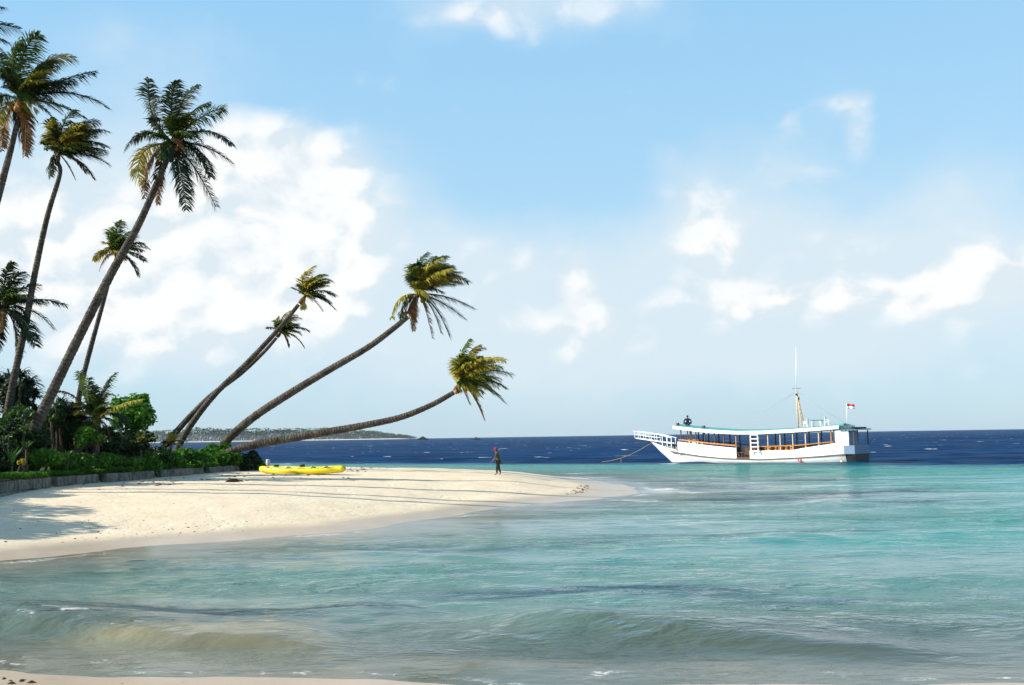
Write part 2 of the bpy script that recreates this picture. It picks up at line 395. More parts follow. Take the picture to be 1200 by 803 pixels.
def sandmat():
    m, t, out = newmat('beach_sand')
    b = t.node('ShaderNodeBsdfPrincipled')
    pos = t.node('ShaderNodeNewGeometry').outputs['Position']
    sp = t.node('ShaderNodeSeparateXYZ'); t.put(sp.inputs[0], pos)
    n1 = t.noise(pos, .8, 6, .6); n2 = t.noise(pos, 9, 5, .65); n3 = t.noise(pos, 60, 3, .6)
    f = t.m('ADD', t.m('ADD', t.m('MULTIPLY', n1, .5), t.m('MULTIPLY', n2, .35)), t.m('MULTIPLY', n3, .3))
    dry = t.ramp(f, [(.35,(.55,.435,.295)),(.55,(.70,.57,.405)),(.8,(.81,.685,.51))])
    specks = t.sstep(t.noise(pos, 22, 2, .5), .69, .76)
    dry = t.mixc(t.m('MULTIPLY', specks, .45), dry, rgb(.2,.14,.09))
    wetl = t.m('SUBTRACT', sp.outputs[2], t.m('MULTIPLY', t.m('SUBTRACT', n1, .5), .16))
    wet = t.sstep(wetl, .09, .25, 1., 0.)
    wcol = t.mixc(1.0, dry, rgb(.66,.60,.56), 'MULTIPLY')
    t.put(b.inputs['Base Color'], t.mixc(t.attr('soil'), t.mixc(wet, dry, wcol), rgb(.055,.040,.026)))
    t.put(b.inputs['Roughness'], t.m('SUBTRACT', .95, t.m('MULTIPLY', wet, .66)))
    t.put(b.inputs['Specular IOR Level'], t.m('ADD', .15, t.m('MULTIPLY', wet, .4)))
    vo = t.node('ShaderNodeTexVoronoi'); t.put(vo.inputs['Vector'], t.vm('ADD', t.vm('MULTIPLY', pos, (1.2,.8,0)), t.vm('MULTIPLY', t.noise(pos, 1.5, 2, .5, out=1), (.5,.5,0)))); vo.inputs['Scale'].default_value = 1.9
    pit = t.m('MULTIPLY', t.sstep(vo.outputs['Distance'], .10, .34, -1.0, 0.0), t.sstep(n1, .42, .58))
    bn = t.node('ShaderNodeBump'); bn.inputs['Distance'].default_value = .07
    t.put(bn.inputs['Strength'], t.m('SUBTRACT', .42, t.m('MULTIPLY', wet, .37)))
    t.put(bn.inputs['Height'], t.m('ADD', t.m('ADD', t.noise(pos, 3.5, 5, .6), t.m('MULTIPLY', n2, .5)), t.m('MULTIPLY', pit, .6))); t.put(b.inputs['Normal'], bn.outputs[0])
    t.l.new(b.outputs[0], out.inputs[0]); return m
M['sand'] = sandmat()
g = quick('beach', np.stack([GX, GY, GZ], -1).reshape(-1, 3), gridfaces(*GX.shape), M['sand'], {'soil': sst(sdf(BED, GX, GY), .0, .3)}); tag(g, kind='structure')

# ------------------------------------------------------------------ sea
ys = 6.0*np.exp(np.linspace(0, math.log(7000/6.0), 1150)); ts = np.linspace(-.9, .9, 560)
SX = ys[:, None]*ts[None]; SY = np.repeat(ys[:, None], len(ts), 1)
sp_y = np.repeat((ys*(math.log(7000/6.0)/1150))[:, None], len(ts), 1)
nearm = (np.abs(SX) < 150) & (SY < 190)
sz = np.full(SX.shape, -3.5); sd = np.full(SX.shape, -90.)
a_, b_, _ = ground(SX[nearm], SY[nearm], fine=False); sz[nearm] = a_; sd[nearm] = b_
sdepth = -sz
edge2 = 115-.65*SX + fbm(SX*.05, SY*.05, 3)*10
sdeep = sst(SY-edge2, -11, 7)
H = np.zeros_like(SX)
def comp(lam, amp, ang, seed, lo=None):
    global H
    k = 2*PI/lam; dx, dy = math.sin(R_(ang)), -math.cos(R_(ang))
    ph = (SX*dx+SY*dy)*k + fbm(SX/(lam*3)+seed, SY/(lam*3)+seed*2, 3)*5.5
    env = np.clip(.5+1.7*fbm(SX/(lam*4)+seed*3, SY/(lam*2)+seed, 2), .0, 1.3)
    s = (np.sin(ph)+1)/2; w = 2*s**1.7-1
    vis = np.clip((lam/sp_y-3)/4, 0, 1)
    H += amp*w*env*vis*(lo if lo is not None else 1)
near = 1-sst(SY, 40, 95); dp = sst(sdeep, 0, 1)
for i, (lam, amp, ang) in enumerate([(6.5,.055,-8),(4.2,.04,10),(2.6,.030,-18),(1.9,.022,14),(1.25,.016,-30),(.9,.011,24),(.65,.007,-6),(.5,.005,35)]):
    comp(lam, amp, ang, i*3.1+1, 1+.0*near)
for i, (lam, amp, ang) in enumerate([(14,.12,20),(8,.12,-10),(5,.09,30),(3.2,.05,5)]):
    comp(lam, amp, ang, i*5.3+40, dp)
crest = np.zeros_like(SX)
def ridge(pts, h, wf, wb, foam=0.):
    """a swell line given by crest points; steeper on the side facing the beach"""
    global H, crest
    P = np.array(pts); o = np.argsort(P[:,0]); P = P[o]
    yc = np.interp(SX, P[:,0], P[:,1]) + fbm(SX*.6+h*50, SY*0+3, 3)*.5
    xm = sst(SX, P[0,0]-.3, P[0,0]+1.6)*(1-sst(SX, P[-1,0]-1.8, P[-1,0]+.4))
    q = SY-yc; e = np.where(q < 0, np.exp(-(q/wf)**2), np.exp(-(q/wb)**2))
    H += h*e*xm; crest = np.maximum(crest, foam*xm*np.exp(-((q+.05)/.13)**2)*sst(fbm(SX*1.3+h*9, SY*.5, 3), -.12, .2))
def wl(*pp): return [tuple(at_z(u, v, .12)[:2]) for u, v in pp]
ridge(wl((-120,728),(20,726),(100,733),(220,745),(370,752),(420,760)), .36, .42, 1.5, .5)
ridge(wl((330,712),(450,712),(520,718)), .10, .6, 1.6)
ridge(wl((560,722),(700,728),(850,742),(1000,752),(1150,757)), .22, .6, 1.7, .25)
ridge(wl((620,690),(760,692),(930,697)), .08, .6, 1.6)
ridge(wl((860,628),(1000,622),(1250,618)), .10, .9, 2.4)
ridge(wl((930,590),(1050,586),(1250,588)), .16, 1.3, 3.4)
ridge(wl((660,590),(800,588),(920,592)), .05, .9, 2.4)
ridge(wl((560,792),(680,790),(820,797),(1000,800)), .07, .3, .9, .42)
H *= .12+.88*sst(sdepth, .0, .35)
H += .012*(1-sst(sdepth, 0, .3))
# foam near the waterline and around the tip
shore = np.exp(-((sd+.35)/.5)**2)*.5*sst(fbm(SX*.8+3, SY*.8, 4), -.02, .2)
foam = np.maximum(crest, shore*1.1)
for (u, v, rx, ry, a) in [(790,574,1.8,1.6,.9),(760,567,1.2,2,.8),(720,560,1.6,2.6,.8),(680,555,2.2,2.2,.7),(735,586,1.9,.6,.62),(700,584,1.0,.6,.9),(757,588,1.2,.6,.7),(815,577,1.5,1.0,.6),(84,734,.35,.12,.9),(60,731,.5,.10,.6),(240,746,1.2,.08,.45),(340,751,.8,.08,.4),(640,793,1.7,.05,.42),(720,796,1.2,.05,.42),(560,790,1.4,.05,.35),(120,776,1.6,.05,.34),(300,780,1.6,.05,.34),(788,545,1.4,.5,.8),(800,544,1.6,.5,.7)]:
    c = at_z(u, v, 0); foam = np.maximum(foam, a*np.exp(-((SX-c[0])/rx)**2-((SY-c[1])/ry)**2)*sst(fbm(SX*1.1+u, SY*.8, 4), -.2, .08))
dark = np.zeros_like(SX)  # darkness of wavelet faces, painted as streaks into the water colour
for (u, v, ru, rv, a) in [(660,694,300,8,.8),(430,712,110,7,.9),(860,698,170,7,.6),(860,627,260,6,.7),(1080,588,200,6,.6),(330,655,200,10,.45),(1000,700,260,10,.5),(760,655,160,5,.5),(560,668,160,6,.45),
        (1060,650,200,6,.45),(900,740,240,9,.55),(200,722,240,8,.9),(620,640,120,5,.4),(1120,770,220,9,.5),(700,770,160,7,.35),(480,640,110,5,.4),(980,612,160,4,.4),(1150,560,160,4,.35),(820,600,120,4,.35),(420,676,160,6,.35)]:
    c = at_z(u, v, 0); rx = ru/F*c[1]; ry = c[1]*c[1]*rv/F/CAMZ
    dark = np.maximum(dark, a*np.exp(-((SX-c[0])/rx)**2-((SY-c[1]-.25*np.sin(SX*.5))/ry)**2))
sandy = np.zeros_like(SX)
for (u, v, ru, rv, a) in [(230,756,190,16,.30),(420,690,320,14,.10),(300,782,320,10,.22),(520,735,120,10,.12)]:
    c = at_z(u, v, 0); rx = ru/F*c[1]; ry = c[1]*c[1]*rv/F/CAMZ; sandy = np.maximum(sandy, a*np.exp(-((SX-c[0])/rx)**2-((SY-c[1])/ry)**2))
edge_n = np.exp(-((sd+.28+.25*fbm(SX*1.1, SY*0+7, 3))/.16)**2)*(SY < 17)*sst(fbm(SX*1.7+8, SY*1.2, 3), -.16, .12)*.5
foam = np.minimum(np.maximum(foam, edge_n), .60)
def watermat():
    m, t, out = newmat('sea_water')
    pos = t.node('ShaderNodeNewGeometry').outputs['Position']
    sy_ = t.node('ShaderNodeSeparateXYZ'); t.put(sy_.inputs[0], pos); sepy = sy_.outputs[1]
    depth = t.attr('depth'); deep = t.attr('deep'); foam = t.attr('foam')
    pst = t.vm('MULTIPLY', pos, (.55, 1.0, 1.0))
    pat = t.noise(t.vm('MULTIPLY', pos, (.035, .10, 0)), 1.0, 5, .6)
    d2 = t.m('ADD', t.m('SUBTRACT', depth, t.attr('sandy')), t.m('MULTIPLY', t.m('MULTIPLY', t.m('SUBTRACT', pat, .5), 1.1), t.sstep(depth, .1, .9)))
    body = t.ramp(t.m('MULTIPLY', d2, .4), [(0,(.56,.50,.28)),(.06,(.19,.24,.175)),(.14,(.115,.195,.16)),(.26,(.085,.20,.165)),(.50,(.030,.24,.205)),(.95,(.010,.235,.23))])
    far = t.sstep(pat, .3, .7)
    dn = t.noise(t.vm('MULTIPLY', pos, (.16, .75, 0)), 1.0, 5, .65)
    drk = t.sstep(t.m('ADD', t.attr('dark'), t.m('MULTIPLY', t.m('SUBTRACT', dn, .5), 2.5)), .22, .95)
    body = t.mixc(t.m('MULTIPLY', t.m('MULTIPLY', drk, .86), t.sstep(depth, .1, .5)), body, rgb(.008, .050, .085))  # painted wavelet darkness mixed into the body colour
    dcol = t.mixc(far, rgb(.001,.017,.066), rgb(.0025,.048,.150))
    body = t.mixc(deep, body, dcol)
    df = t.node('ShaderNodeBsdfDiffuse'); t.put(df.inputs[0], body)
    tr = t.node('ShaderNodeBsdfTransparent'); tr.inputs[0].default_value = rgb(.80,.93,.86)
    a1 = t.sstep(depth, .0, .55, .10, .95)
    mx = t.node('ShaderNodeMixShader'); t.put(mx.inputs[0], a1); t.l.new(tr.outputs[0], mx.inputs[1]); t.l.new(df.outputs[0], mx.inputs[2])
    h = t.m('ADD', t.m('ADD', t.m('MULTIPLY', t.noise(pst, 1.1, 3, .5, .3), .8), t.m('MULTIPLY', t.noise(pst, 3.2, 3, .55, .4), .46)), t.m('MULTIPLY', t.noise(pst, 9.5, 3, .6, .3), .17))
    bn = t.node('ShaderNodeBump'); t.put(bn.inputs['Distance'], t.sstep(sepy, 25, 85, .36, .65))
    calm = t.m('MAXIMUM', t.sstep(t.noise(t.vm('MULTIPLY', pos, (.05,.16,0)), 1.0, 4, .6), .40, .64, .15, 1.0), t.m('MAXIMUM', drk, t.sstep(sepy, 50, 85)))
    sh = t.sstep(depth, .0, .3, .4, 1.0)
    t.put(bn.inputs['Strength'], t.m('MULTIPLY', calm, sh)); t.put(bn.inputs['Height'], h)
    t.put(df.inputs['Normal'], bn.outputs[0])
    fr = t.node('ShaderNodeFresnel'); fr.inputs[0].default_value = 1.333; t.put(fr.inputs[1], bn.outputs[0])
    fk = t.m('MINIMUM', t.m('MULTIPLY', fr.outputs[0], .95), t.m('ADD', .88, t.m('MULTIPLY', deep, -.845)))
    gl = t.node('ShaderNodeBsdfGlossy'); gl.inputs[0].default_value = rgb(.97,.98,1)
    t.put(gl.inputs['Roughness'], t.m('ADD', .085, t.m('MULTIPLY', deep, .09))); t.put(gl.inputs['Normal'], bn.outputs[0])
    m2 = t.node('ShaderNodeMixShader'); t.put(m2.inputs[0], fk); t.l.new(mx.outputs[0], m2.inputs[1]); t.l.new(gl.outputs[0], m2.inputs[2])
    # white caps far out, foam inshore
    wc = t.noise(t.vm('MULTIPLY', pos, (.16,.30,0)), 1.0, 3, .6)
    wc = t.m('MULTIPLY', t.sstep(wc, .665, .70), deep)
    fn = t.noise(t.vm('MULTIPLY', pos, (.6, 1, 1)), 9.0, 5, .75, 1.2); fo = t.sstep(t.m('ADD', foam, t.m('MULTIPLY', t.m('SUBTRACT', fn, .5), t.sstep(foam, 0, .3, 0, 2.0))), .34, .95)
    ff = t.m('MAXIMUM', wc, fo)
    fd = t.node('ShaderNodeBsdfDiffuse'); fd.inputs[0].default_value = rgb(.86,.86,.84)
    m3 = t.node('ShaderNodeMixShader'); t.put(m3.inputs[0], t.m('MULTIPLY', ff, .9)); t.l.new(m2.outputs[0], m3.inputs[1]); t.l.new(fd.outputs[0], m3.inputs[2])
    t.l.new(m3.outputs[0], out.inputs[0]); return m
M['water'] = watermat()
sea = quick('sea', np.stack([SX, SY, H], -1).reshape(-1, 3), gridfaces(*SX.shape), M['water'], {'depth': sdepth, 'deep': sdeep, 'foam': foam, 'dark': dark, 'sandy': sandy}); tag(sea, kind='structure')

# ------------------------------------------------------------------ haze
hb = MB(); hb.box((0, 3490, 11), (13600, 7060, 34))
hm, t, out = newmat('sea_haze'); pv = t.node('ShaderNodeVolumePrincipled')
pv.inputs['Density'].default_value = .000033; pv.inputs['Color'].default_value = rgb(.80,.90,.98); pv.inputs['Anisotropy'].default_value = .2
t.l.new(pv.outputs[0], out.inputs['Volume'])
tag(hb.build('haze', hm, smooth=False), kind='stuff')

# ------------------------------------------------------------------ palms
def frond_mesh(p0, pc, p2, L, mats_wind=(.35,0,-.25), n=40, start=.14, width=.055, seed=0):
    r = random.Random(seed)
    p0, pc, p2 = Vector(p0), Vector(pc), Vector(p2); wind = Vector(mats_wind)
    mb = MB(); B = lambda u: p0*(1-u)**2 + pc*2*u*(1-u) + p2*u*u
    D = lambda u: ((pc-p0)*(1-u) + (p2-pc)*u).normalized()
    ln = (pc-p0).length + (p2-pc).length
    mb.tube([B(i/9) for i in range(10)], [.045*ln/3.5*(1-.85*i/9)+.006 for i in range(10)], 4, False)
    tw = r.uniform(-.5, .5); refy = Vector((0, 0, 1))
    gap = r.random() < .5
    for i in range(n):
        u = start + (1-start)*(i+.5*r.random())/n
        T = D(u); S = T.cross(refy)
        if S.length < .15: S = T.cross(Vector((0, 1, 0)))
        S.normalize(); U = S.cross(T)
        S = S*math.cos(tw*u)+U*math.sin(tw*u)
        ll = L*(.35+.65*math.sin(PI*min(1, (u-start)/(1-start)*.82+.18))**.8)*r.uniform(.62, 1.12)
        for sg in (-1, 1):
            if r.random() < (.20 if gap else .06): continue
            jit = Vector((r.uniform(-.16,.16), r.uniform(-.16,.16), r.uniform(-.2,.12)))
            V = (S*sg*.8 + T*.55 + U*.12 + jit + wind*r.uniform(.6,1.3)*.8).normalized()
            V2 = (V + wind*.75*r.uniform(.7,1.4) + Vector((r.uniform(-.1,.1), r.uniform(-.15,.15), r.uniform(-.8,-.25)))).normalized()
            wd = V.cross(U+S*.3).normalized()*width*.5*(.7+.3*r.random())
            a = B(u); b = a+V*ll*.5; c = b+V2*ll*.5
            mb.add([a-wd*.6, a+wd*.6, b+wd, b-wd, c], [(0,1,2,3),(3,2,4)])
    return mb
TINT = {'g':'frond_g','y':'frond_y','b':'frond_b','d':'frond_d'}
def palm(label, Y, trunk, widths, heart, fronds, extra=10, ext=(10,-10,34,30), nuts=0, leaf=.62, root_dx=0., cat='palm tree', group='coconut palms on the point', wind=(.42,0,-.25), name='palm_tree', seed=1, dY=0., nl=42, width=.064, tints=None):
    """trunk: photo points root to top at distance Y (the top dY further); fronds: tip, bend point and tint in photo points from the heart"""
    r = random.Random(seed); k = Y/F; m = len(trunk)
    P = [at(u, v, Y+dY*i/(m-1)) for i, (u, v) in enumerate(trunk)]
    base = P[0].copy(); g0 = gz(base[0], base[1])
    if base[2] > g0+.05:
        d = P[0]-P[1]; q = base + np.array([d[0]/max(.2,-d[2])*(base[2]-g0)*.7, 0, g0-base[2]-.1]); P = [q]+P; widths = [widths[0]*1.12]+list(widths); base = q
    o = thing(name, base, label, cat, group)
    pts = catmull([p-base for p in P], 14)
    wi = np.interp(np.linspace(0, 1, len(pts)), np.linspace(0, 1, len(widths)), widths)*k*.41
    pp = []; rr = []
    for i in range(len(pts)-1):
        for s_ in (0, .5):
            pp.append(pts[i]*(1-s_)+pts[i+1]*s_); rr.append((wi[i]*(1-s_)+wi[i+1]*s_)*(1+.55*math.exp(-len(rr)/3.0))*(1.0+(.03 if s_ == 0 else -.015)+r.uniform(-.04,.04)))
    pp.append(pts[-1]); rr.append(wi[-1])
    mb = MB(); mb.tube(pp, rr, 10); mb.build('trunk', M['bark'], o, along=True)
    Yh = Y+dY; h = at(heart[0], heart[1], Yh)-base; top = np.array(pts[-1])
    cb = MB(); cb.tube([top*.9+h*.1, (top+h)/2, h], [wi[-1]*1.02, wi[-1]*1.3, wi[-1]*.7], 8)
    cb.tube([h, h+np.array([6,0,-0])*k+np.array([0,0,14*k])], [wi[-1]*.8, .01], 6)
    cr = cb.build('crown', M['fibre'], o)
    kY = Yh/F; up = 1
    sc = leaf
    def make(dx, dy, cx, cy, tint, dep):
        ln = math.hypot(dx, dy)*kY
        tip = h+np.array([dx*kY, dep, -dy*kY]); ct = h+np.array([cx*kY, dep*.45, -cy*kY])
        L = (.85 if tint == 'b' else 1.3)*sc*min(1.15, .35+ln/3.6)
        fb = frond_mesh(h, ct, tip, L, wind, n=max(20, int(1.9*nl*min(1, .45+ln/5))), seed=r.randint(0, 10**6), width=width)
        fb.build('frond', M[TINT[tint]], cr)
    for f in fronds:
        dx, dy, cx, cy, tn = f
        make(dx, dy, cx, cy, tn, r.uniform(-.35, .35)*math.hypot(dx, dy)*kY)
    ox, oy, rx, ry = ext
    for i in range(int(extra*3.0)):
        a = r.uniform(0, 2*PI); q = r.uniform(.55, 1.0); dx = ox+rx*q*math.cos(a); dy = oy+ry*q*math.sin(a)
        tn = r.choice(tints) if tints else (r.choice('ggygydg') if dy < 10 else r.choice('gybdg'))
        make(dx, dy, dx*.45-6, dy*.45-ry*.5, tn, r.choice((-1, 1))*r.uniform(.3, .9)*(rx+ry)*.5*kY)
    for i in range(nuts):
        a = r.uniform(0, 2*PI); c = h+np.array([math.cos(a)*.28, math.sin(a)*.25-.1, -.28-r.uniform(0,.25)])
        nb = MB(); nb.ball(c, (.12,.12,.15), 8, 6); nb.build('coconut', M['nut'], cr)
    return o
palm('tallest leaning coconut palm with orange dead fronds, its thick trunk crossing a thinner one', 46, [(28,528),(60,462),(90,400),(128,325),(163,262),(188,205),(200,178)], [16,14.5,13.5,12.5,10.5,8.5,7],
     (203,168), [(-26,-76,-34,-30,'d'),(21,-80,-2,-58,'d'),(10,-70,-4,-50,'d'),(36,-56,10,-46,'g'),(57,-49,28,-40,'g'),(77,11,46,-27,'d'),(70,24,34,-6,'d'),(50,46,36,4,'d'),(45,73,22,18,'d'),(26,88,12,20,'d'),
      (22,62,9,14,'b'),(8,50,2,18,'b'),(-20,72,-22,10,'b'),(-34,66,-35,4,'b'),(-46,46,-56,-6,'y'),(-52,12,-42,-27,'d'),(-44,0,-34,-26,'d'),(22,-24,22,-46,'y'),(14,-40,4,-30,'g'),(-20,-30,-28,-22,'d'),(28,-8,22,-24,'y')],
     extra=5, ext=(5,0,34,36), leaf=.66, wind=(.16,0,-.22), nuts=4, seed=3)
palm('coconut palm at the left edge with its crown of nuts above a windblown neighbour', 42, [(-62,470),(-40,380),(-18,290),(2,215),(14,170),(21,140)], [13,12,11,10,8,7],
     (23,117), [(2,-71,-16,-46,'g'),(26,-78,-4,-66,'g'),(57,-58,18,-66,'y'),(79,-44,34,-28,'d'),(98,4,56,-26,'d'),(62,-16,30,-24,'d'),(28,-20,16,-40,'y'),(26,30,-2,2,'y'),(16,74,14,16,'b'),(3,62,-6,14,'d'),(-14,66,-18,12,'b'),(-26,-34,-16,-30,'g'),
      (-42,18,-30,-16,'g'),(-34,52,-34,2,'y'),(80,24,44,0,'g'),(50,12,26,-10,'g'),(40,-50,10,-46,'g'),(-30,-60,-20,-40,'d')], extra=8, ext=(18,-22,40,40), leaf=.66, nuts=6, seed=5, wind=(.34,0,-.22))
palm('tall thin-trunked palm with a dense dark crown swept to the right beside the left edge', 50, [(8,492),(14,455),(30,380),(42,315),(56,252),(70,205),(68,190)], [11,10,9.5,8.5,7.5,6,5.5],
     (68,180), [(63,-2,34,-24,'d'),(57,12,32,-6,'d'),(47,34,30,6,'b'),(60,-26,26,-38,'d'),(40,-45,12,-46,'d'),(21,-52,2,-44,'d'),(-5,-42,-14,-28,'d'),(-21,-14,-14,-24,'d'),(-8,28,-10,2,'d'),(18,30,8,6,'b'),(34,24,22,2,'d'),
      (46,4,22,-26,'d'),(40,-20,18,-34,'y'),(30,-32,8,-34,'d')], extra=14, ext=(22,-12,32,26), leaf=.66, seed=8, wind=(.36,0,-.25))
palm('small distant palm whose thin trunk passes behind the tallest palm', 64, [(90,482),(96,448),(107,405),(120,358),(130,322),(136,303)], [8,7.5,7,6,5,4.5],
     (137,297), [(-8,-33,-14,-18,'g'),(9,-37,-4,-28,'g'),(25,-26,8,-30,'g'),(37,-5,20,-22,'d'),(37,12,22,-6,'d'),(26,28,18,4,'d'),(-17,23,-14,-2,'b'),(-28,8,-20,-10,'y'),(-20,0,-12,-12,'y'),(12,-14,4,-18,'y'),(34,0,16,-10,'d')],
     extra=7, ext=(10,-6,22,20), leaf=.66, seed=11, wind=(.3,0,-.2))
palm('dark low palm at the left edge whose trunk is out of view', 50, [(-34,500),(-22,450),(-8,405),(0,372)], [11,10,9,7],
     (3,361), [(12,-54,0,-36,'d'),(31,-40,10,-40,'d'),(44,-26,20,-30,'d'),(67,-4,36,-20,'d'),(54,25,32,-8,'d'),(51,48,34,6,'d'),(12,56,14,10,'d'),(-10,50,-10,8,'d'),(-40,10,-26,-18,'d'),(-30,-36,-14,-30,'d'),(20,24,10,2,'y'),(30,10,14,-12,'d'),(34,40,20,8,'d')],
     extra=6, ext=(10,0,34,32), leaf=.62, seed=14, wind=(.25,0,-.2))
palm('leaning palm with the higher crown of two crossing trunks', 62, [(206,530),(224,498),(252,462),(290,425),(328,384),(350,357)], [9.5,9,8.5,8,6.5,5.5],
     (358,347), [(13,-34,-10,-24,'y'),(24,-26,4,-30,'g'),(34,-15,14,-26,'g'),(37,2,18,-12,'d'),(34,16,18,-2,'d'),(19,18,8,0,'y'),(-3,16,-3,4,'y'),(-18,-11,-8,-8,'g'),(26,6,12,-8,'y'),(20,-12,6,-20,'g'),(6,-24,-4,-16,'y'),(30,10,18,-4,'d')],
     extra=8, ext=(14,-8,18,16), leaf=.6, seed=17, wind=(.36,0,-.18), tints='gyyg')
palm('leaning palm with the lower smaller crown of two crossing trunks', 65, [(186,532),(212,500),(246,465),(282,438),(308,414),(324,396)], [9,8.5,7.5,6,5,4.5],
     (329,390), [(11,-26,-4,-20,'y'),(26,-15,8,-22,'g'),(32,-2,16,-12,'d'),(29,19,18,0,'b'),(10,18,6,2,'b'),(-18,-6,-8,-8,'b'),(20,-20,2,-22,'y'),(26,4,12,-8,'g'),(-4,-20,-8,-10,'y')],
     extra=8, ext=(12,-5,14,12), leaf=.56, seed=19, wind=(.34,0,-.18))
palm('long leaning palm reaching over the beach, the higher of the two nearest the sea', 62, [(252,532),(270,512),(300,487),(340,461),(385,434),(430,408),(460,386),(478,371)], [12,12,11.5,11,10,9,8,7.5],
     (490,345), [(11,-52,-12,-32,'d'),(34,-47,8,-48,'g'),(-5,-31,-10,-18,'g'),(60,-11,32,-34,'d'),(65,15,30,-4,'d'),(55,29,26,4,'d'),(37,52,22,8,'d'),(26,46,16,6,'g'),(16,52,8,8,'b'),(-5,44,-8,6,'b'),(-31,28,-28,-4,'y'),(-15,24,-14,2,'b'),(-20,28,-20,-2,'g'),(21,-24,6,-34,'y'),
      (44,-30,14,-44,'g'),(50,-18,22,-30,'d'),(10,20,4,2,'y'),(22,-44,0,-40,'g')], extra=12, ext=(22,-16,32,30), leaf=.72, seed=23, wind=(.34,0,-.25), nuts=3, tints='gygdyy')
palm('lowest palm leaning almost flat over the beach with yellow fronds', 61, [(268,530),(300,521),(340,514),(385,506),(430,498),(470,489),(505,475),(532,460)], [11,12,11.5,11,10,9,8,7],
     (540,450), [(11,-53,-6,-36,'g'),(29,-42,8,-44,'b'),(52,-26,24,-38,'y'),(60,-10,30,-24,'g'),(52,6,28,-12,'g'),(52,23,26,-4,'g'),(27,42,12,2,'b'),(10,24,2,6,'y'),(-2,10,-5,0,'y'),(0,-36,-8,-22,'y'),(26,-26,6,-34,'y'),(30,-10,12,-20,'y'),(14,12,4,2,'y'),(44,14,20,-6,'g'),(22,-46,2,-38,'y'),(46,-2,20,-18,'y')],
     extra=13, ext=(20,-10,30,28), leaf=.72, seed=29, wind=(.34,0,-.22), nuts=2, tints='yyygyg')
palm('palm mostly out of the frame at top left, only frond tips in view', 40, [(-190,480),(-150,360),(-110,220),(-75,100),(-62,62)], [14,13,12,9,8],
     (-58,45), [(78,-15,34,-30,'d'),(60,-40,26,-46,'d'),(60,40,36,-4,'g'),(40,66,26,10,'g'),(-50,-20,-30,-40,'d'),(-40,50,-34,0,'g'),(10,-70,-6,-48,'d'),(5,76,8,16,'b'),(-60,14,-36,-20,'d')], extra=5, ext=(5,0,50,46), leaf=.66, seed=31)

# ------------------------------------------------------------------ shrubs
wallp = catmull([(-19.0,31),(-19.2,34),(-19.9,40.5),(-20.15,44.7),(-19.6,48.3),(-18.5,53.6),(-17.3,59),(-16.62,61.9)], 8)
def leaf_quads(P, D, S, g, flat=.5):
    n = len(P); N = D*1.0+g.normal(0, .5, (n,3)); N[:,2] += flat; N /= np.linalg.norm(N, axis=1)[:,None]
    A = np.cross(N, g.normal(0, 1, (n,3))); A /= np.linalg.norm(A, axis=1)[:,None]; B = np.cross(N, A); S = S[:,None]
    return np.stack([P-A*S*.5, P+N*S*.14+B*S*.32, P+A*S*.5, P+N*S*.14-B*S*.32], 1).reshape(-1, 3)
def leaf_cloud(c, rad, n, size, seed, lumps=7, flat=.5):
    g = np.random.default_rng(seed); c = np.array(c, float); rad = np.array(rad, float)
    D = g.normal(0, 1, (lumps,3))*[1,1,.8]; D /= np.linalg.norm(D, axis=1)[:,None]
    LC = np.vstack([c[None], c+D*rad*g.uniform(.5,.85,(lumps,1))]); LR = np.vstack([(rad*.66)[None], rad[None]*g.uniform(.2,.5,(lumps,1))])
    w = np.prod(LR, 1)**.6; k = g.choice(lumps+1, n, p=w/w.sum())
    d = g.normal(0, 1, (n,3)); d /= np.linalg.norm(d, axis=1)[:,None]
    P = LC[k]+d*LR[k]*(g.random((n,1))**.33)*g.uniform(.9,1.14,(n,1))
    ok = P[:,2] > c[2]-rad[2]
    return leaf_quads(P[ok], d[ok], size*g.uniform(.6,1.35,ok.sum()), g, flat)
def leaf_mesh(name, V, mat, parent=None):
    o = quick(name, V, np.arange(len(V)).reshape(-1,4), mat, smooth=False)
    if parent is not None: o.parent = parent
    return o
def leaf(mb, p, d, s, r, flat=.5):
    nrm = Vector((d[0]+r.gauss(0,.5), d[1]+r.gauss(0,.5), d[2]+flat+r.gauss(0,.4))).normalized()
    a = nrm.cross(Vector((r.gauss(0,1), r.gauss(0,1), r.gauss(0,1)))).normalized(); b = nrm.cross(a)
    p = Vector(p); m_ = p+nrm*s*.12
    mb.add([p-a*s*.5, m_+b*s*.3, p+a*s*.5, m_-b*s*.3], [(0,1,2,3)])
def branches(mb, base, c, rad, r, n=5, w=.09):
    for i in range(n):
        e = np.array(c)+np.array([r.uniform(-.6,.6)*rad[0], r.uniform(-.6,.6)*rad[1], r.uniform(-.3,.4)*rad[2]])
        b0 = np.array(base)+np.array([r.uniform(-.15,.15), r.uniform(-.15,.15), -.1]); mid = (b0+e)/2+np.array([r.uniform(-.2,.2)]*3)
        mb.tube(catmull([b0, mid, e], 5), list(np.linspace(w, w*.3, 11)), 6)
def shrub(label, c, rad, n, size, mat, seed, name='shrub', cat='shrub', group=None, lumps=7, flat=.5):
    r = random.Random(seed); gzz = gz(c[0], c[1]); base = np.array([c[0], c[1], gzz])
    o = thing(name, base, label, cat, group); cc = np.array(c)-base
    leaf_mesh('foliage', leaf_cloud(cc, rad, int(n*2.8), size*1.2, seed, lumps, flat), M[mat], o)
    st = MB(); branches(st, (0,0,0), cc, rad, r); st.build('stem', M['wood_stem'], o); return o
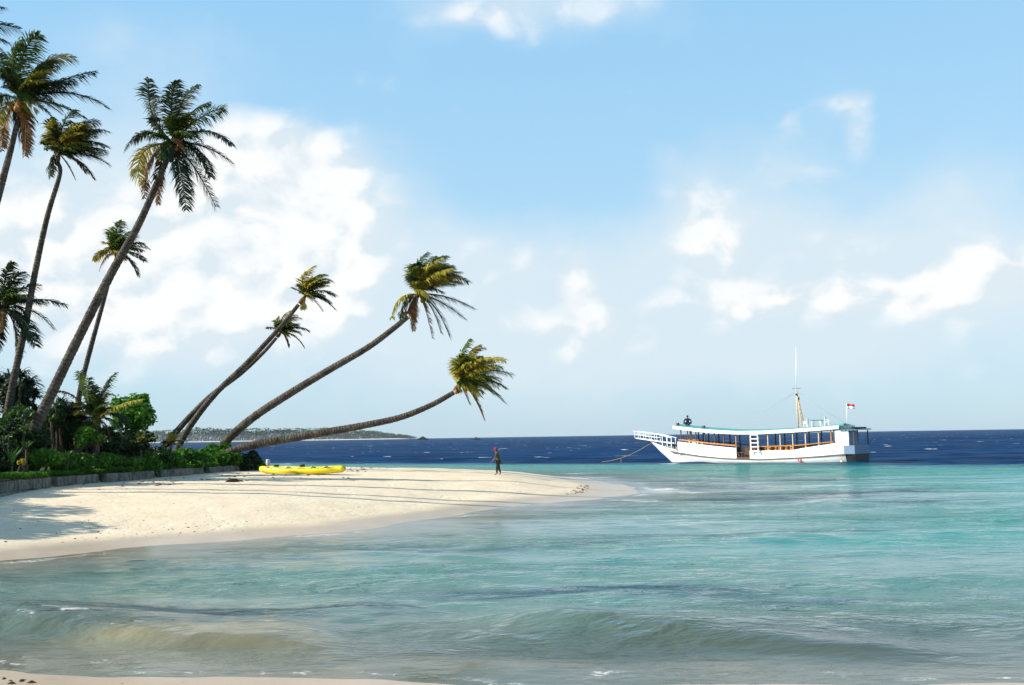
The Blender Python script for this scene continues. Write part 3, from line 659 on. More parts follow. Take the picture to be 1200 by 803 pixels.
def rosette(mb, p, n, L, r, w=.07, droop=.6, up=.6):
    for i in range(n):
        a = r.uniform(0, 2*PI); e = r.uniform(-.25, 1.25); d = Vector((math.cos(a)*math.cos(e), math.sin(a)*math.cos(e), math.sin(e)*up+.25)).normalized()
        l = L*r.uniform(.7,1.15); s = d.cross(Vector((0,0,1)))
        s = (s.normalized() if s.length > .01 else Vector((1,0,0)))*w*.5
        q0 = Vector(p); q1 = q0+d*l*.5; q2 = q1+(d+Vector((.12,0,-droop))).normalized()*l*.3; q3 = q2+(d+Vector((.15,0,-droop*2.0))).normalized()*l*.25
        mb.add([q0-s*.7, q0+s*.7, q1+s, q1-s, q2+s*.7, q2-s*.7, q3], [(0,1,2,3),(3,2,4,5),(5,4,6)])
def wallY(u):
    best = min(wallp, key=lambda p: abs(600+F*p[0]/p[1]-u)); return float(best[1])
def pandanus(label, Y, heads, mat, seed, L=.9, n=34, name='screw_pine', cat='shrub', group=None, w=.07, core=None, dj=1.2):
    r = random.Random(seed); H_ = [at(u, v, Y+r.uniform(-dj, dj)) for u, v in heads]
    mx = np.mean(H_, 0); base = np.array([mx[0], mx[1], gz(mx[0], mx[1])])
    o = thing(name, base, label, cat, group); mb = MB(); st = MB()
    for h in H_:
        q = h-base; rosette(mb, q, n, L*r.uniform(.8,1.15), r, w)
        if len(H_) > 6 and r.random() < .6: continue
        b0 = np.array([q[0]*.3, q[1]*.3, -.1]); st.tube(catmull([b0, (b0+q)/2+np.array([r.uniform(-.1,.1),0,0]), q], 4), .07, 6)
    mb.build('foliage', M[mat], o, smooth=False); st.build('stem', M['wood_stem'], o)
    if core: leaf_mesh('foliage', leaf_cloud(at(core[0], core[1], Y)-base, core[2], core[3], .2, seed, 8), M['leaf_d'], o)
    return o
rr = random.Random(5)
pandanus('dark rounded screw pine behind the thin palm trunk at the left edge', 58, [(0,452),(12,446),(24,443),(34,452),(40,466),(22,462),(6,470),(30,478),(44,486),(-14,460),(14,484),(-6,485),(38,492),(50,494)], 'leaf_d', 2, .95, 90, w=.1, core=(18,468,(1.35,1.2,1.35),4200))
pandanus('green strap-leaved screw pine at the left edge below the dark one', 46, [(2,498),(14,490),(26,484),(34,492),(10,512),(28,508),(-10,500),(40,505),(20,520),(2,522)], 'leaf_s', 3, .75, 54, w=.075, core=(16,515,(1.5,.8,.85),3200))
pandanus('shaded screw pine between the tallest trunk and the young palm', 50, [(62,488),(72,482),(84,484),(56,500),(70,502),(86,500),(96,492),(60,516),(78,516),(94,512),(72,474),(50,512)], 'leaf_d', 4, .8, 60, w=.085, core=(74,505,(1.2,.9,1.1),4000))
pandanus('bright strap-leaved clump just right of the tallest trunk', 48.5, [(66,478),(76,486),(60,492)], 'leaf_s', 6, .6, 36, w=.07)
def cen(u, v, Y): return at(u, v, Y)
shrub('round glossy broadleaf tree beside the young palm, leaves against the sky', cen(157,482,54), (1.25,1.2,1.35), 900, .24, 'leaf_g', 11, 'small_tree', 'tree', lumps=16, flat=.6)
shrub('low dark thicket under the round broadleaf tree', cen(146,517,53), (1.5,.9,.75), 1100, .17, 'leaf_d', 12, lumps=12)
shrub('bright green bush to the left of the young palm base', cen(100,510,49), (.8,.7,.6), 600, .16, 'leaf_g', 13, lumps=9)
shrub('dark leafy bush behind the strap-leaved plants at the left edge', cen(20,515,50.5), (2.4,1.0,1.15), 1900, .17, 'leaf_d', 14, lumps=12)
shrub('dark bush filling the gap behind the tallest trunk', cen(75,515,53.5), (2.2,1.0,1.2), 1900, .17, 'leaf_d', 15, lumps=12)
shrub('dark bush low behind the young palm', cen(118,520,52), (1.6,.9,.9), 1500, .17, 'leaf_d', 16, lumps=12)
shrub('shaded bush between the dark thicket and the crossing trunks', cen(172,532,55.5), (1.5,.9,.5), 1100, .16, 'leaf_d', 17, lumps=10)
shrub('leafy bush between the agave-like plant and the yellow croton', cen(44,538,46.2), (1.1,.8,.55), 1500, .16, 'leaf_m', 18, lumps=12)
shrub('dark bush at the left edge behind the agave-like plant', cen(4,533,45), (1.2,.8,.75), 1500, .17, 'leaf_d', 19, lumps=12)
HG = 'bushes of the hedge along the seawall'
for i, (u, v, dY, rad, n, mt, lb) in enumerate([
    (86,541,1.3,(.95,.8,.50),1300,'leaf_m','hedge bush right of the yellow croton'),
    (112,541,1.3,(1.05,.8,.55),1300,'leaf_g','hedge bush below the young palm trunk'),
    (140,541,1.4,(1.1,.8,.55),1300,'leaf_m','hedge bush left of the small green seedling'),
    (168,540,1.5,(1.1,.9,.56),1300,'leaf_m','hedge bush below the small green seedling'),
    (196,538,1.5,(1.15,.9,.60),1300,'leaf_g','hedge bush below the yellow seedling'),
    (224,536,1.5,(1.15,.9,.62),1300,'leaf_m','hedge bush right of the yellow seedling'),
    (246,533,1.5,(1.15,.9,.70),1400,'leaf_g','hedge bush left of the highest one'),
    (264,531,1.2,(1.15,.9,.74),1500,'leaf_m','highest hedge bush where the leaning trunks come out'),
    (287,539,.9,(.95,.8,.72),1500,'leaf_d','dark bush closing the end of the seawall'),
    (301,543,2.0,(.55,.6,.42),600,'leaf_m','last low bush of the hedge beside the yellow kayak')]):
    shrub(lb, cen(u, v+2, wallY(u)+dY-.25), rad, n, .16, mt, 30+i, 'hedge_bush', 'bush', HG, lumps=13, flat=.7)
# ground cover on the seawall top
mb = MB(); r = random.Random(77)
for i in range(24000):
    s_ = r.random(); y = 33+s_*28; x = np.interp(y, [34,40.5,44.7,48.3,53.6,59,62], [-19.2,-19.9,-20.15,-19.6,-18.5,-17.3,-16.62]) + .12 - abs(r.gauss(0, 1.3))
    z = 1.45+max(0, .16+.30*float(fbm(np.array(x*.8), np.array(y*.8), 2)))+r.random()*.2
    leaf(mb, (x, y, z), (0,0,1), r.uniform(.08,.17), r, .5)
tag(mb.build('ground_cover', M['leaf_g'], smooth=False), kind='stuff')
# little plants among the ground cover
def straps(label, u, v, Y, n, L, mat, seed, name, cat, w=.09, up=1.3):
    r = random.Random(seed); p = at(u, v, Y); base = np.array([p[0], p[1], gz(p[0], p[1])]); o = thing(name, base, label, cat)
    mb = MB(); q = p-base
    for i in range(n):
        a = 2*PI*i/n+r.uniform(-.3,.3); d = Vector((math.cos(a)*.55, math.sin(a)*.55, up)).normalized(); l = L*r.uniform(.75,1.1)
        s = Vector((-math.sin(a), math.cos(a), 0))*w*.5; q0 = Vector(q); q1 = q0+d*l*.6; q2 = q1+(d+Vector((.1,0,-.35))).normalized()*l*.45
        mb.add([q0-s*.6, q0+s*.6, q1+s, q1-s, q2], [(0,1,2,3),(3,2,4)])
    mb.build('foliage', M[mat], o, smooth=False)
    st = MB(); st.tube([(0,0,-.1), Vector(q)*.5, Vector(q)], .05, 6); st.build('stem', M['wood_stem'], o); return o
straps('pale agave-like plant with upright leaves at the left end of the hedge', 14, 546, 42.5, 11, .85, 'leaf_s', 61, 'agave', 'plant', .11)
straps('small yucca-like plant on a reddish stem near the foot of the tallest trunk', 31, 527, 43.5, 26, .5, 'leaf_s', 62, 'yucca', 'plant', .05, .8)
straps('young green plant standing in front of the yellow croton', 79, 540, 46.5, 9, .6, 'leaf_s', 63, 'seedling', 'plant', .07)
shrub('small croton bush with bright yellow leaves above the seawall', cen(72,536,47), (.42,.35,.2), 260, .13, 'leaf_y', 64, 'croton', 'plant', lumps=4)
shrub('tiny yellow croton beside the yucca-like plant', cen(27,541,43.2), (.18,.18,.14), 90, .1, 'leaf_y', 65, 'croton', 'plant', lumps=3)
# young palms
YP = 'young palms in the hedge'
palm('young coconut palm with upright fronds beside the round tree', 49.5, [(112,528),(112,512),(113,500)], [11,10,9], (113,492),
     [(-17,-56,-16,-24,'g'),(-13,-50,-14,-20,'g'),(15,-56,2,-40,'g'),(10,-48,0,-30,'d'),(19,-28,4,-38,'y'),(60,-22,28,-20,'y'),(26,-12,14,-18,'b'),(-45,-34,-24,-36,'b'),(-36,-10,-22,-26,'b'),(-30,14,-24,-12,'d'),(28,16,22,-8,'d'),(36,4,22,-16,'d'),(0,-40,-2,-22,'d'),(14,24,12,0,'b'),(-12,26,-12,2,'b'),(4,28,3,5,'b')],
     extra=5, ext=(0,-10,24,22), leaf=.55, seed=41, wind=(.12,0,-.15), name='young_palm', group=YP, nl=36, width=.06)
palm('small green palm seedling standing up out of the hedge', 52.5, [(165,534),(165,526),(165,522)], [4,4,4], (165,519),
     [(-2,-12,-2,-6,'g'),(2,-12,2,-6,'g'),(-14,2,-8,-6,'y'),(15,-6,8,-6,'y'),(8,6,6,-4,'g'),(-6,-8,-4,-6,'g')], extra=2, ext=(0,0,9,8), leaf=.4, seed=43, wind=(.05,0,-.05), name='young_palm', group=YP, nl=24)
palm('small yellow palm seedling at the foot of the crossing trunks', 55, [(200,536),(200,528),(200,524)], [4,4,4], (200,521),
     [(-2,-14,-2,-8,'y'),(14,-10,6,-14,'y'),(20,0,10,-10,'y'),(-10,2,-6,-8,'y'),(6,-16,2,-10,'y'),(12,4,8,-6,'y')], extra=3, ext=(3,-2,11,9), leaf=.42, seed=44, wind=(.2,0,-.1), name='young_palm', group=YP, nl=26)
# trees off the left edge whose shade falls on the sand
shrub('broad leafy tree just outside the left edge of the view', (-27.2,30.5,5.0), (3.4,4.2,2.6), 2500, .3, 'leaf_m', 71, 'small_tree', 'tree', lumps=12)
shrub('bushy tree outside the left edge beyond the first', (-28.5,38,4.6), (2.8,3.4,2.0), 2600, .3, 'leaf_m', 72, 'small_tree', 'tree', lumps=10)
shrub('low tree outside the left edge nearest the water', (-25.5,24.5,4.2), (2.8,3.0,2.2), 2400, .3, 'leaf_m', 73, 'small_tree', 'tree', lumps=10)

# ------------------------------------------------------------------ seawall
wo = thing('seawall', (wallp[0][0], wallp[0][1], .8), 'low weathered concrete seawall holding back the hedge above the sand', 'wall')
def wall_run(i0, i1, prof, name, off=0.):
    mb = MB(); pts = wallp[i0:i1+1]; n = len(prof); vs = []; r = random.Random(i0*7+n)
    for i, p in enumerate(pts):
        a = wallp[max(0, i0+i-1)]; b = wallp[min(len(wallp)-1, i0+i+1)]; d = (b-a)/np.linalg.norm(b-a); nn = np.array([d[1], -d[0]])
        for (q, z) in prof:
            q_ = q+off+r.uniform(-.015,.015); vs.append((p[0]+nn[0]*q_-wallp[0][0], p[1]+nn[1]*q_-wallp[0][1], z+r.uniform(-.02,.02)-.8))
    fs = [(i*n+j, (i+1)*n+j, (i+1)*n+(j+1)%n, i*n+(j+1)%n) for i in range(len(pts)-1) for j in range(n)]
    fs += [tuple(range(n)), tuple(reversed([(len(pts)-1)*n+j for j in range(n)]))]
    mb.add(vs, fs); return mb.build(name, M['wall'], wo, smooth=False)
PL = [(-.2,.4),(.34,.4),(.30,1.0),(.20,1.14),(-.2,1.15)]; CP = [(-.25,1.153),(.14,1.153),(.12,1.55),(-.25,1.57)]
PF = [(-.25,.5),(.24,.5),(.16,1.54),(-.25,1.57)]
NW = len(wallp)-1
wall_run(0, 23, PL, 'plinth', .12); wall_run(0, 24, CP, 'coping', -.02)
wall_run(26, 32, PL, 'plinth'); wall_run(25, 32, CP, 'coping', .02)
wall_run(33, 39, PF, 'wall_block', .05); wall_run(40, 46, PF, 'wall_block'); wall_run(47, NW, PF, 'wall_block', .03)
# little post by the kayak
p = at(314, 548, 65); b0 = gz(p[0], p[1]); o = thing('post', (p[0], p[1], b0), 'short grey post standing between the hedge end and the yellow kayak', 'post')
mb = MB(); mb.tube([(0,0,-.1),(0,0,.2),(.01,0,.62),(.01,0,.64)], [.15,.145,.135,.10], 8); mb.build('shaft', M['postm'], o)

# ------------------------------------------------------------------ kayak
ka = hit(306, 553.0); kb = hit(402, 553.5)
kc = hit(354, 555.5); ang = math.atan2(-.30, 1)
KL = 5.2
ko = thing('kayak', (kc[0], kc[1], gz(kc[0], kc[1])-.02), 'yellow inflatable two-seat kayak lying on the sand beside the hedge end', 'kayak', rz=ang)
def kprof(s):  # s in -1..1 along the length -> half width, rocker, tube radius
    w = .44*(1-abs(s)**2.8); z = .23+.11*abs(s)**2.8; return w, z-.02, .195-.06*abs(s)**3
for sg in (-1, 1):
    mb = MB(); S = np.linspace(-1, 1, 25)
    mb.tube([(s*KL/2*.985, sg*max(.035, kprof(s)[0]-.13), kprof(s)[1]) for s in S], [kprof(s)[2] for s in S], 12); mb.build('side_tube', M['yellow'], ko)
mb = MB(); vs = []
for s in np.linspace(-.96, .96, 17):
    w, z, q = kprof(s); w = max(.03, w-.1)
    vs += [(s*KL/2, -w, z-.10), (s*KL/2, 0, z-.15), (s*KL/2, w, z-.10), (s*KL/2, w*.8, z-.20), (s*KL/2, 0, z-.21), (s*KL/2, -w*.8, z-.20)]
mb.add(vs, [(i*6+j, (i+1)*6+j, (i+1)*6+(j+1)%6, i*6+(j+1)%6) for i in range(16) for j in range(6)]+[(0,1,2,3,4,5),(101,100,99,98,97,96)]); mb.build('floor', M['yellowp'], ko)
for sg, x in ((1,-1),(1,1)):
    mb = MB(); vs = []
    for s in np.linspace(.62, .95, 6):
        w, z, q = kprof(s); w = max(.04, w-.06); vs += [(x*s*KL/2, -w, z+q*.75), (x*s*KL/2, 0, z+q*1.12), (x*s*KL/2, w, z+q*.75), (x*s*KL/2, 0, z+q*.6)]
    mb.add(vs, [(i*4+j, (i+1)*4+j, (i+1)*4+(j+1)%4, i*4+(j+1)%4) for i in range(5) for j in range(4)]+[(0,1,2,3),(23,22,21,20)]); mb.build('spray_deck', M['yellow'], ko)
for x in (-1.35, .25):
    mb = MB(); mb.box((x, 0, .27), (.5, .42, .10)); mb.box((x-.24, 0, .40), (.10, .42, .26)); mb.build('seat', M['strap'], ko, smooth=False)
for sg in (-1, 1):
    mb = MB(); mb.tube([(s*KL/2, sg*(max(.035, kprof(s)[0]-.13)+kprof(s)[2]*.80), kprof(s)[1]+kprof(s)[2]*.62+.03*math.sin(s*22)) for s in np.linspace(-.8, .8, 41)], .014, 5); mb.build('lifeline', M['strap'], ko)
for x in (-1.9, -.6, .9, 1.7):
    mb = MB(); mb.tube([(x-.12,-.40,.38),(x,-.42,.43),(x+.12,-.40,.38)], .018, 6); mb.build('grab_handle', M['strap'], ko)

# ------------------------------------------------------------------ beach litter
p = hit(273, 565); o = thing('coconut_husk', p, 'dark fallen coconut husk lying on the sand right of the seawall end', 'husk')
mb = MB(); mb.tube([(-.36,0,.01),(-.25,0,.05),(-.05,.02,.09),(.16,0,.08),(.3,0,.03)], [.03,.09,.14,.12,.04], 9, squash=.65); mb.build('shell', M['husk'], o)
mb = MB(); mb.tube([(.3,.02,.06),(.42,.05,.05),(.5,.02,.02)], [.04,.03,.01], 6); mb.build('stalk', M['husk'], o)
mb = MB(); r = random.Random(99)
def clump(x, y, s):
    z = gz(x, y)
    if z < (.14 if y > 20 else .03): return
    k = r.randint(3, 5); vs = []; fs = []
    for j in range(6): a = 2*PI*j/6; q = s*r.uniform(.5,1.2); vs.append((x+math.cos(a)*q*1.5, y+math.sin(a)*q, z-.01))
    vs.append((x+r.uniform(-.3,.3)*s, y, z+s*r.uniform(.25,.6))); mb.add(vs, [(j, (j+1)%6, 6) for j in range(6)])
def line(pts, n, spread, s0, s1):
    P = catmull(pts, 12)
    for i in range(n):
        q = P[r.randrange(len(P))]; h_ = hit(q[0]+r.gauss(0,spread*2), q[1]+r.gauss(0,spread*.35)); clump(h_[0], h_[1], r.uniform(s0, s1))
line([(694,568),(686,572),(676,578),(660,583),(640,588)], 150, 2.5, .03, .085)
line([(640,588),(600,594),(560,599),(500,607),(440,613)], 60, 5, .03, .08)
line([(405,551),(450,548),(480,546)], 46, 4, .05, .15)
line([(320,560),(360,558),(400,556)], 26, 8, .04, .1)
line([(120,571),(180,567),(240,561),(285,558)], 60, 8, .04, .12)
line([(20,650),(90,628),(180,622),(260,632)], 110, 26, .02, .055)
line([(60,600),(160,610),(260,640),(400,600)], 70, 40, .02, .045)
line([(4,797),(20,800),(40,797)], 12, 3, .03, .06)
line([(60,797),(75,793),(84,797)], 12, 2, .02, .05)
line([(150,800),(190,801),(230,800)], 10, 12, .01, .03)
tag(mb.build('seaweed_scraps', M['weed'], smooth=False), kind='stuff')

# ------------------------------------------------------------------ people
def skinfig(name, pts, edges, mat, parent, root, sub=2):
    keys = list(pts); idx = {k: i for i, k in enumerate(keys)}
    me = bpy.data.meshes.new(name); me.from_pydata([pts[k][:3] for k in keys], [(idx[a], idx[b]) for a, b in edges], [])
    o = bpy.data.objects.new(name, me); COL.objects.link(o); o.parent = parent
    md = o.modifiers.new('skin', 'SKIN'); md.use_smooth_shade = True
    sv = me.skin_vertices[0] if len(me.skin_vertices) else None
    if sv is None:
        bpy.context.view_layer.objects.active = o; o.select_set(True); bpy.ops.mesh.customdata_skin_add(); o.select_set(False); sv = me.skin_vertices[0]
    for k in keys:
        q = pts[k][3]; sv.data[idx[k]].radius = (q, q) if not hasattr(q, '__len__') else q; sv.data[idx[k]].use_root = (k == root)
    ss = o.modifiers.new('sub', 'SUBSURF'); ss.levels = sub; ss.render_levels = sub
    me.materials.append(mat); return o
def chain(*k): return list(zip(k[:-1], k[1:]))
fp = at(584, 551.2, 60); fp[2] = gz(fp[0], fp[1])
po = thing('person', fp, 'person in olive shirt and red cap walking left along the sand with a rod', 'person')
J = dict(pelvis=(0,0,.82,.105), waist=(-.015,0,.95,.105), chest=(-.05,0,1.14,.125), collar=(-.085,0,1.27,.08), neck=(-.11,0,1.34,.048), jaw=(-.15,0,1.41,.062), head=(-.145,0,1.49,.088), crown=(-.14,0,1.56,.07),
         shl=(-.075,-.17,1.25,.055), ell=(-.17,-.23,1.00,.040), wrl=(-.33,-.19,.82,.028), hal=(-.38,-.18,.79,.026),
         shr=(-.06,.17,1.25,.055), elr=(.06,.23,1.0,.040), wrr=(.16,.21,.77,.028), har=(.18,.20,.70,.026),
         hil=(0,-.09,.78,.085), knl=(-.07,-.10,.46,.055), anl=(-.09,-.10,.09,.036), tol=(-.23,-.11,.03,.028),
         hir=(0,.09,.78,.085), knr=(.02,.10,.46,.055), anr=(.13,.10,.10,.036), tor=(.02,.11,.03,.028))
E = chain('pelvis','waist','chest','collar','neck','jaw','head','crown')+chain('collar','shl','ell','wrl','hal')+chain('collar','shr','elr','wrr','har')+chain('pelvis','hil','knl','anl','tol')+chain('pelvis','hir','knr','anr','tor')
for side, w, base in (('l', np.array([-.9,.1,-.35]), 'hal'), ('r', np.array([.2,-.1,-.95]), 'har')):
    b0 = np.array(J[base][:3]); w = w/np.linalg.norm(w)
    for q in range(4):
        ofs = np.array([0, (q-1.5)*.017, 0]); ln = (.065,.075,.07,.055)[q]
        J['f%s%da' % (side, q)] = (*(b0+ofs+w*.035), .0095); J['f%s%db' % (side, q)] = (*(b0+ofs+w*(.035+ln*.6)+np.array([0,0,-.01])), .0085)
        J['f%s%dc' % (side, q)] = (*(b0+ofs*.9+w*(.03+ln*.8)+np.array([-.02 if side == 'r' else .0,0,-.035])), .0075)
        E += chain(base, 'f%s%da' % (side, q), 'f%s%db' % (side, q), 'f%s%dc' % (side, q))
    J['t%sa' % side] = (*(b0+np.array([0,-.035,.01])+w*.01), .011); J['t%sb' % side] = (*(b0+np.array([-.01,-.045,-.01])+w*.045), .009)
    E += chain(base, 't%sa' % side, 't%sb' % side)
body = skinfig('body', J, E, M['skin'], po, 'pelvis')
mb = MB()
mb.tube([(-.235,0,1.475),(-.255,0,1.45),(-.235,0,1.44)], [.008,.016,.01], 6); mb.build('nose', M['skin'], body)
for s_ in (-1, 1):
    mb = MB(); mb.ball((-.225, s_*.033, 1.49), (.010,.013,.009), 8, 5); mb.build('eye', M['hair'], body)
    mb = MB(); mb.ball((-.13, s_*.09, 1.475), (.026,.012,.036), 8, 6); mb.build('ear', M['skin'], body)
mb = MB(); mb.ball((-.225, 0, 1.412), (.012,.026,.007), 8, 5); mb.build('mouth', M['cap'], body)
def grow(keys, d, over=None):
    out = {}
    for k in keys: q = J[k]; out[k] = (*q[:3], q[3]+d)
    if over: out.update(over)
    return out
skinfig('shirt', grow(['pelvis','waist','chest','collar','shl','shr','ell','elr'], .028, {'pelvis':(0,0,.80,.135)}), chain('pelvis','waist','chest','collar')+chain('collar','shl','ell')+chain('collar','shr','elr'), M['camo'], po, 'pelvis')
skinfig('trousers', grow(['pelvis','hil','knl','anl','hir','knr','anr'], .022, {'anl':(-.088,-.10,.13,.06),'anr':(.125,.10,.14,.06)}), chain('pelvis','hil','knl','anl')+chain('pelvis','hir','knr','anr'), M['trouser'], po, 'pelvis')
mb = MB(); mb.ball((-.135, 0, 1.535), (.108,.097,.075), 14, 8); mb.tube([(-.20,0,1.525),(-.28,0,1.512),(-.32,0,1.505)], [.075,.07,.03], 10, squash=.14); mb.build('cap', M['cap'], po)
mb = MB(); mb.ball((-.085, 0, 1.465), (.068,.085,.075), 12, 7); mb.build('hair', M['hair'], po)
so_ = thing('fishing_rod', fp+np.array([.18,.20,.68]), 'thin rod held low in the walking person\'s hand, pointing back', 'rod')
mb = MB(); mb.tube([(-.12,0,.03),(0,0,.0),(.8,0,-.10),(1.15,0,-.13)], [.012,.012,.009,.006], 6); mb.build('shaft', M['wooddark'], so_)
mb = MB(); mb.tube([(-.14,0,.035),(.1,0,-.012)], .018, 8); mb.build('grip', M['black'], so_)

# ------------------------------------------------------------------ boat
A38 = R_(38); BO = np.array([32.353, 99.604, 0.0]); BRZ = R_(142)
boat = thing('passenger_boat', BO, 'long white wooden passenger boat with a teal roof anchored off the sand spit', 'boat', rz=BRZ)
def bw(p):  # boat point -> world
    c, s = math.cos(BRZ), math.sin(BRZ); return np.array([BO[0]+p[0]*c-p[1]*s, BO[1]+p[0]*s+p[1]*c, p[2]])
ip = lambda xs, ys_: (lambda x: float(np.interp(x, xs, ys_)))
half = ip([-.4,0,3,9,13,16,18.2,20,21.2,21.85],[1.95,2.02,2.2,2.2,1.95,1.5,1.02,.55,.22,.03])
wlh = ip([-.4,0,3,9,13,16,18,19.4,21.9],[1.45,1.6,1.95,2.05,1.72,1.0,.35,.02,.02])
rub = ip([-.4,0,2,4.5,8.2,12,15,18,19,21.85],[.83,.81,.64,.48,.33,.42,.66,1.02,1.16,1.60])
top = ip([-.4,.15,.7,3.9,4.6,9.1,10.8,14,18],[2.05,2.05,1.88,1.42,1.28,1.2,1.5,1.78,2.2])
sheer = ip([18,19,20.5,21.85],[1.36,1.5,1.82,2.24])
XS = list(np.linspace(-.4, 17.9, 26))+[18.3,18.8,19.4,20,20.6,21.2,21.6,21.85]
keel = ip([-.4,2,17,19.3,20.5,21.4,21.85],[-.25,-.55,-.6,-.08,.95,1.75,2.1])
mb = MB(); vs = []; fs = []
def section(x):
    zt = rub(x) if x < 18.1 else sheer(x); b = half(x); k = keel(x)
    w = wlh(x); zl = [k, max(k+.02, -.3), max(k+.04, 0.02), max(k+.06, zt*.5), max(k+.1, zt)]
    yl = [0, w*.8 if k < -.2 else 0.0, w, (w+b)*.52, b]
    return [(x, -yl[i], zl[i]) for i in (4,3,2,1)]+[(x, 0, zl[0])]+[(x, yl[i], zl[i]) for i in (1,2,3,4)]
for x in XS: vs += section(x)
n9 = 9
fs = [(i*n9+j, (i+1)*n9+j, (i+1)*n9+j+1, i*n9+j+1) for i in range(len(XS)-1) for j in range(8)]
mb.add(vs, fs); hull = mb.build('hull', M['white'], boat)
mb = MB(); vs = section(-.405); mb.add(vs+[(-.30, y, z) for (_, y, z) in vs], [tuple(range(9)), tuple(range(17, 8, -1))]+[(j, j+9, (j+1)%9+9, (j+1)%9) for j in range(9)]); mb.build('transom', M['black'], boat, smooth=False)
mb = MB(); vs = []
xd = [x for x in XS if x < 18]
for x in xd: vs += [(x, -half(x)+.04, min(rub(x), .8)), (x, half(x)-.04, min(rub(x), .8))]
mb.add(vs, [(i*2, i*2+2, i*2+3, i*2+1) for i in range(len(xd)-1)]); 
xf = [x for x in XS if x > 17.8]
vs = []
for x in xf: vs += [(x, -half(x)+.03, (sheer(max(18,x)))-.1), (x, half(x)-.03, sheer(max(18,x))-.1)]
mb.add(vs, [(i*2, i*2+2, i*2+3, i*2+1) for i in range(len(xf)-1)]); mb.build('deck', M['deck'], boat, smooth=False)
def strip(x0, x1, zlo, zhi, th, side, name, mat, n=14, proud=0.):
    mb = MB(); vs = []
    for x in np.linspace(x0, x1, n):
        b = half(x)+proud; vs += [(x, side*b, zlo(x)), (x, side*b, zhi(x)), (x, side*(b-th), zhi(x)), (x, side*(b-th), zlo(x))]
    mb.add(vs, [(i*4+j, (i+1)*4+j, (i+1)*4+(j+1)%4, i*4+(j+1)%4) for i in range(n-1) for j in range(4)]+[(0,1,2,3),tuple(4*(n-1)+j for j in (3,2,1,0))]); return mb.build(name, mat, boat, smooth=False)
for s_ in (1, -1):
    strip(-.3, 9.25, lambda x: rub(x)-.02, top, .07, s_, 'bulwark', M['white'], 24, -.01)
    strip(10.75, 18.0, lambda x: rub(x)-.02, top, .07, s_, 'bulwark', M['white'], 16, -.01)
    strip(-.38, 19.0, lambda x: rub(x)-.075, lambda x: rub(x)+.055, .09, s_, 'rubbing_strake', M['grey_rub'], 30, .045)
    strip(9.25, 10.75, lambda x: rub(x)-.02, lambda x: .58, .07, s_, 'sill', M['wooddark'], 4, -.01)
    # rails
    rl = ip([.8,4,8.4,10.9,14,17.6],[2.08,1.78,1.66,1.80,2.05,2.44])
    strip(.7, 9.15, lambda x: rl(x)-.09, rl, .06, s_, 'hand_rail', M['wood'], 12, -.03)
    strip(10.85, 17.9, lambda x: rl(x)-.11, lambda x: rl(x)+.02, .06, s_, 'hand_rail', M['wood'], 12, -.03)
mb = MB(); b = half(18.0); mb.box((18.0, 0, 1.75), (.08, b*2-.1, .9)); mb.build('bow_bulkhead', M['white'], boat, smooth=False)
# roof
rz0 = ip([.1,2,4.5,8,10.7,14,16.5,18.15],[3.25,3.12,2.98,2.86,2.87,3.10,3.36,3.56])
rh = ip([.1,3,9,13,16,18.15],[2.15,2.3,2.3,2.15,1.9,1.6])
XR = np.linspace(.1, 18.15, 24); mb = MB(); vs = []
for x in XR:
    b = rh(x); vs += [(x, -b, rz0(x)+.25), (x, -b*.55, rz0(x)+.42), (x, 0, rz0(x)+.50), (x, b*.55, rz0(x)+.42), (x, b, rz0(x)+.25), (x, b, rz0(x)+.1), (x, 0, rz0(x)+.2), (x, -b, rz0(x)+.1)]
mb.add(vs, [(i*8+j, (i+1)*8+j, (i+1)*8+(j+1)%8, i*8+(j+1)%8) for i in range(23) for j in range(8)]+[tuple(range(8)), tuple(23*8+j for j in range(7,-1,-1))]); roof = mb.build('roof', M['teal'], boat, smooth=False)
for s_ in (1, -1):
    mb = MB(); vs = []
    for x in XR: b = rh(x)+.004; vs += [(x, s_*b, rz0(x)), (x, s_*b, rz0(x)+.33), (x, s_*(b+.05), rz0(x)+.33), (x, s_*(b+.05), rz0(x))]
    mb.add(vs, [(i*4+j, (i+1)*4+j, (i+1)*4+(j+1)%4, i*4+(j+1)%4) for i in range(23) for j in range(4)]+[(0,1,2,3),tuple(23*4+j for j in (3,2,1,0))]); mb.build('fascia', M['white_clean'], roof, smooth=False)
for x in (.1-.03, 18.15+.03):
    mb = MB(); mb.box((x, 0, rz0(x)+.19), (.05, rh(x)*2+.1, .36)); mb.build('fascia', M['white_clean'], roof, smooth=False)
# posts
pxs = [.9,2.1,3.4,4.7,6.0,7.3,8.3,9.2,10.8,12.2,13.3,14.5,15.6,16.2,16.7,17.6]
for x in pxs:
    for s_ in (1, -1):
        y = s_*(half(x)-.12); mb = MB(); mb.beam((x, y, min(rub(x), .8)), (x, y, rz0(x)+.12), .09 if s_ > 0 else .10)
        mb.build('post', M['wood'] if (9 <= x < 11) or x < 1 else (M['mastp'] if s_ > 0 and x < 9 else M['wooddark']), boat, smooth=False)
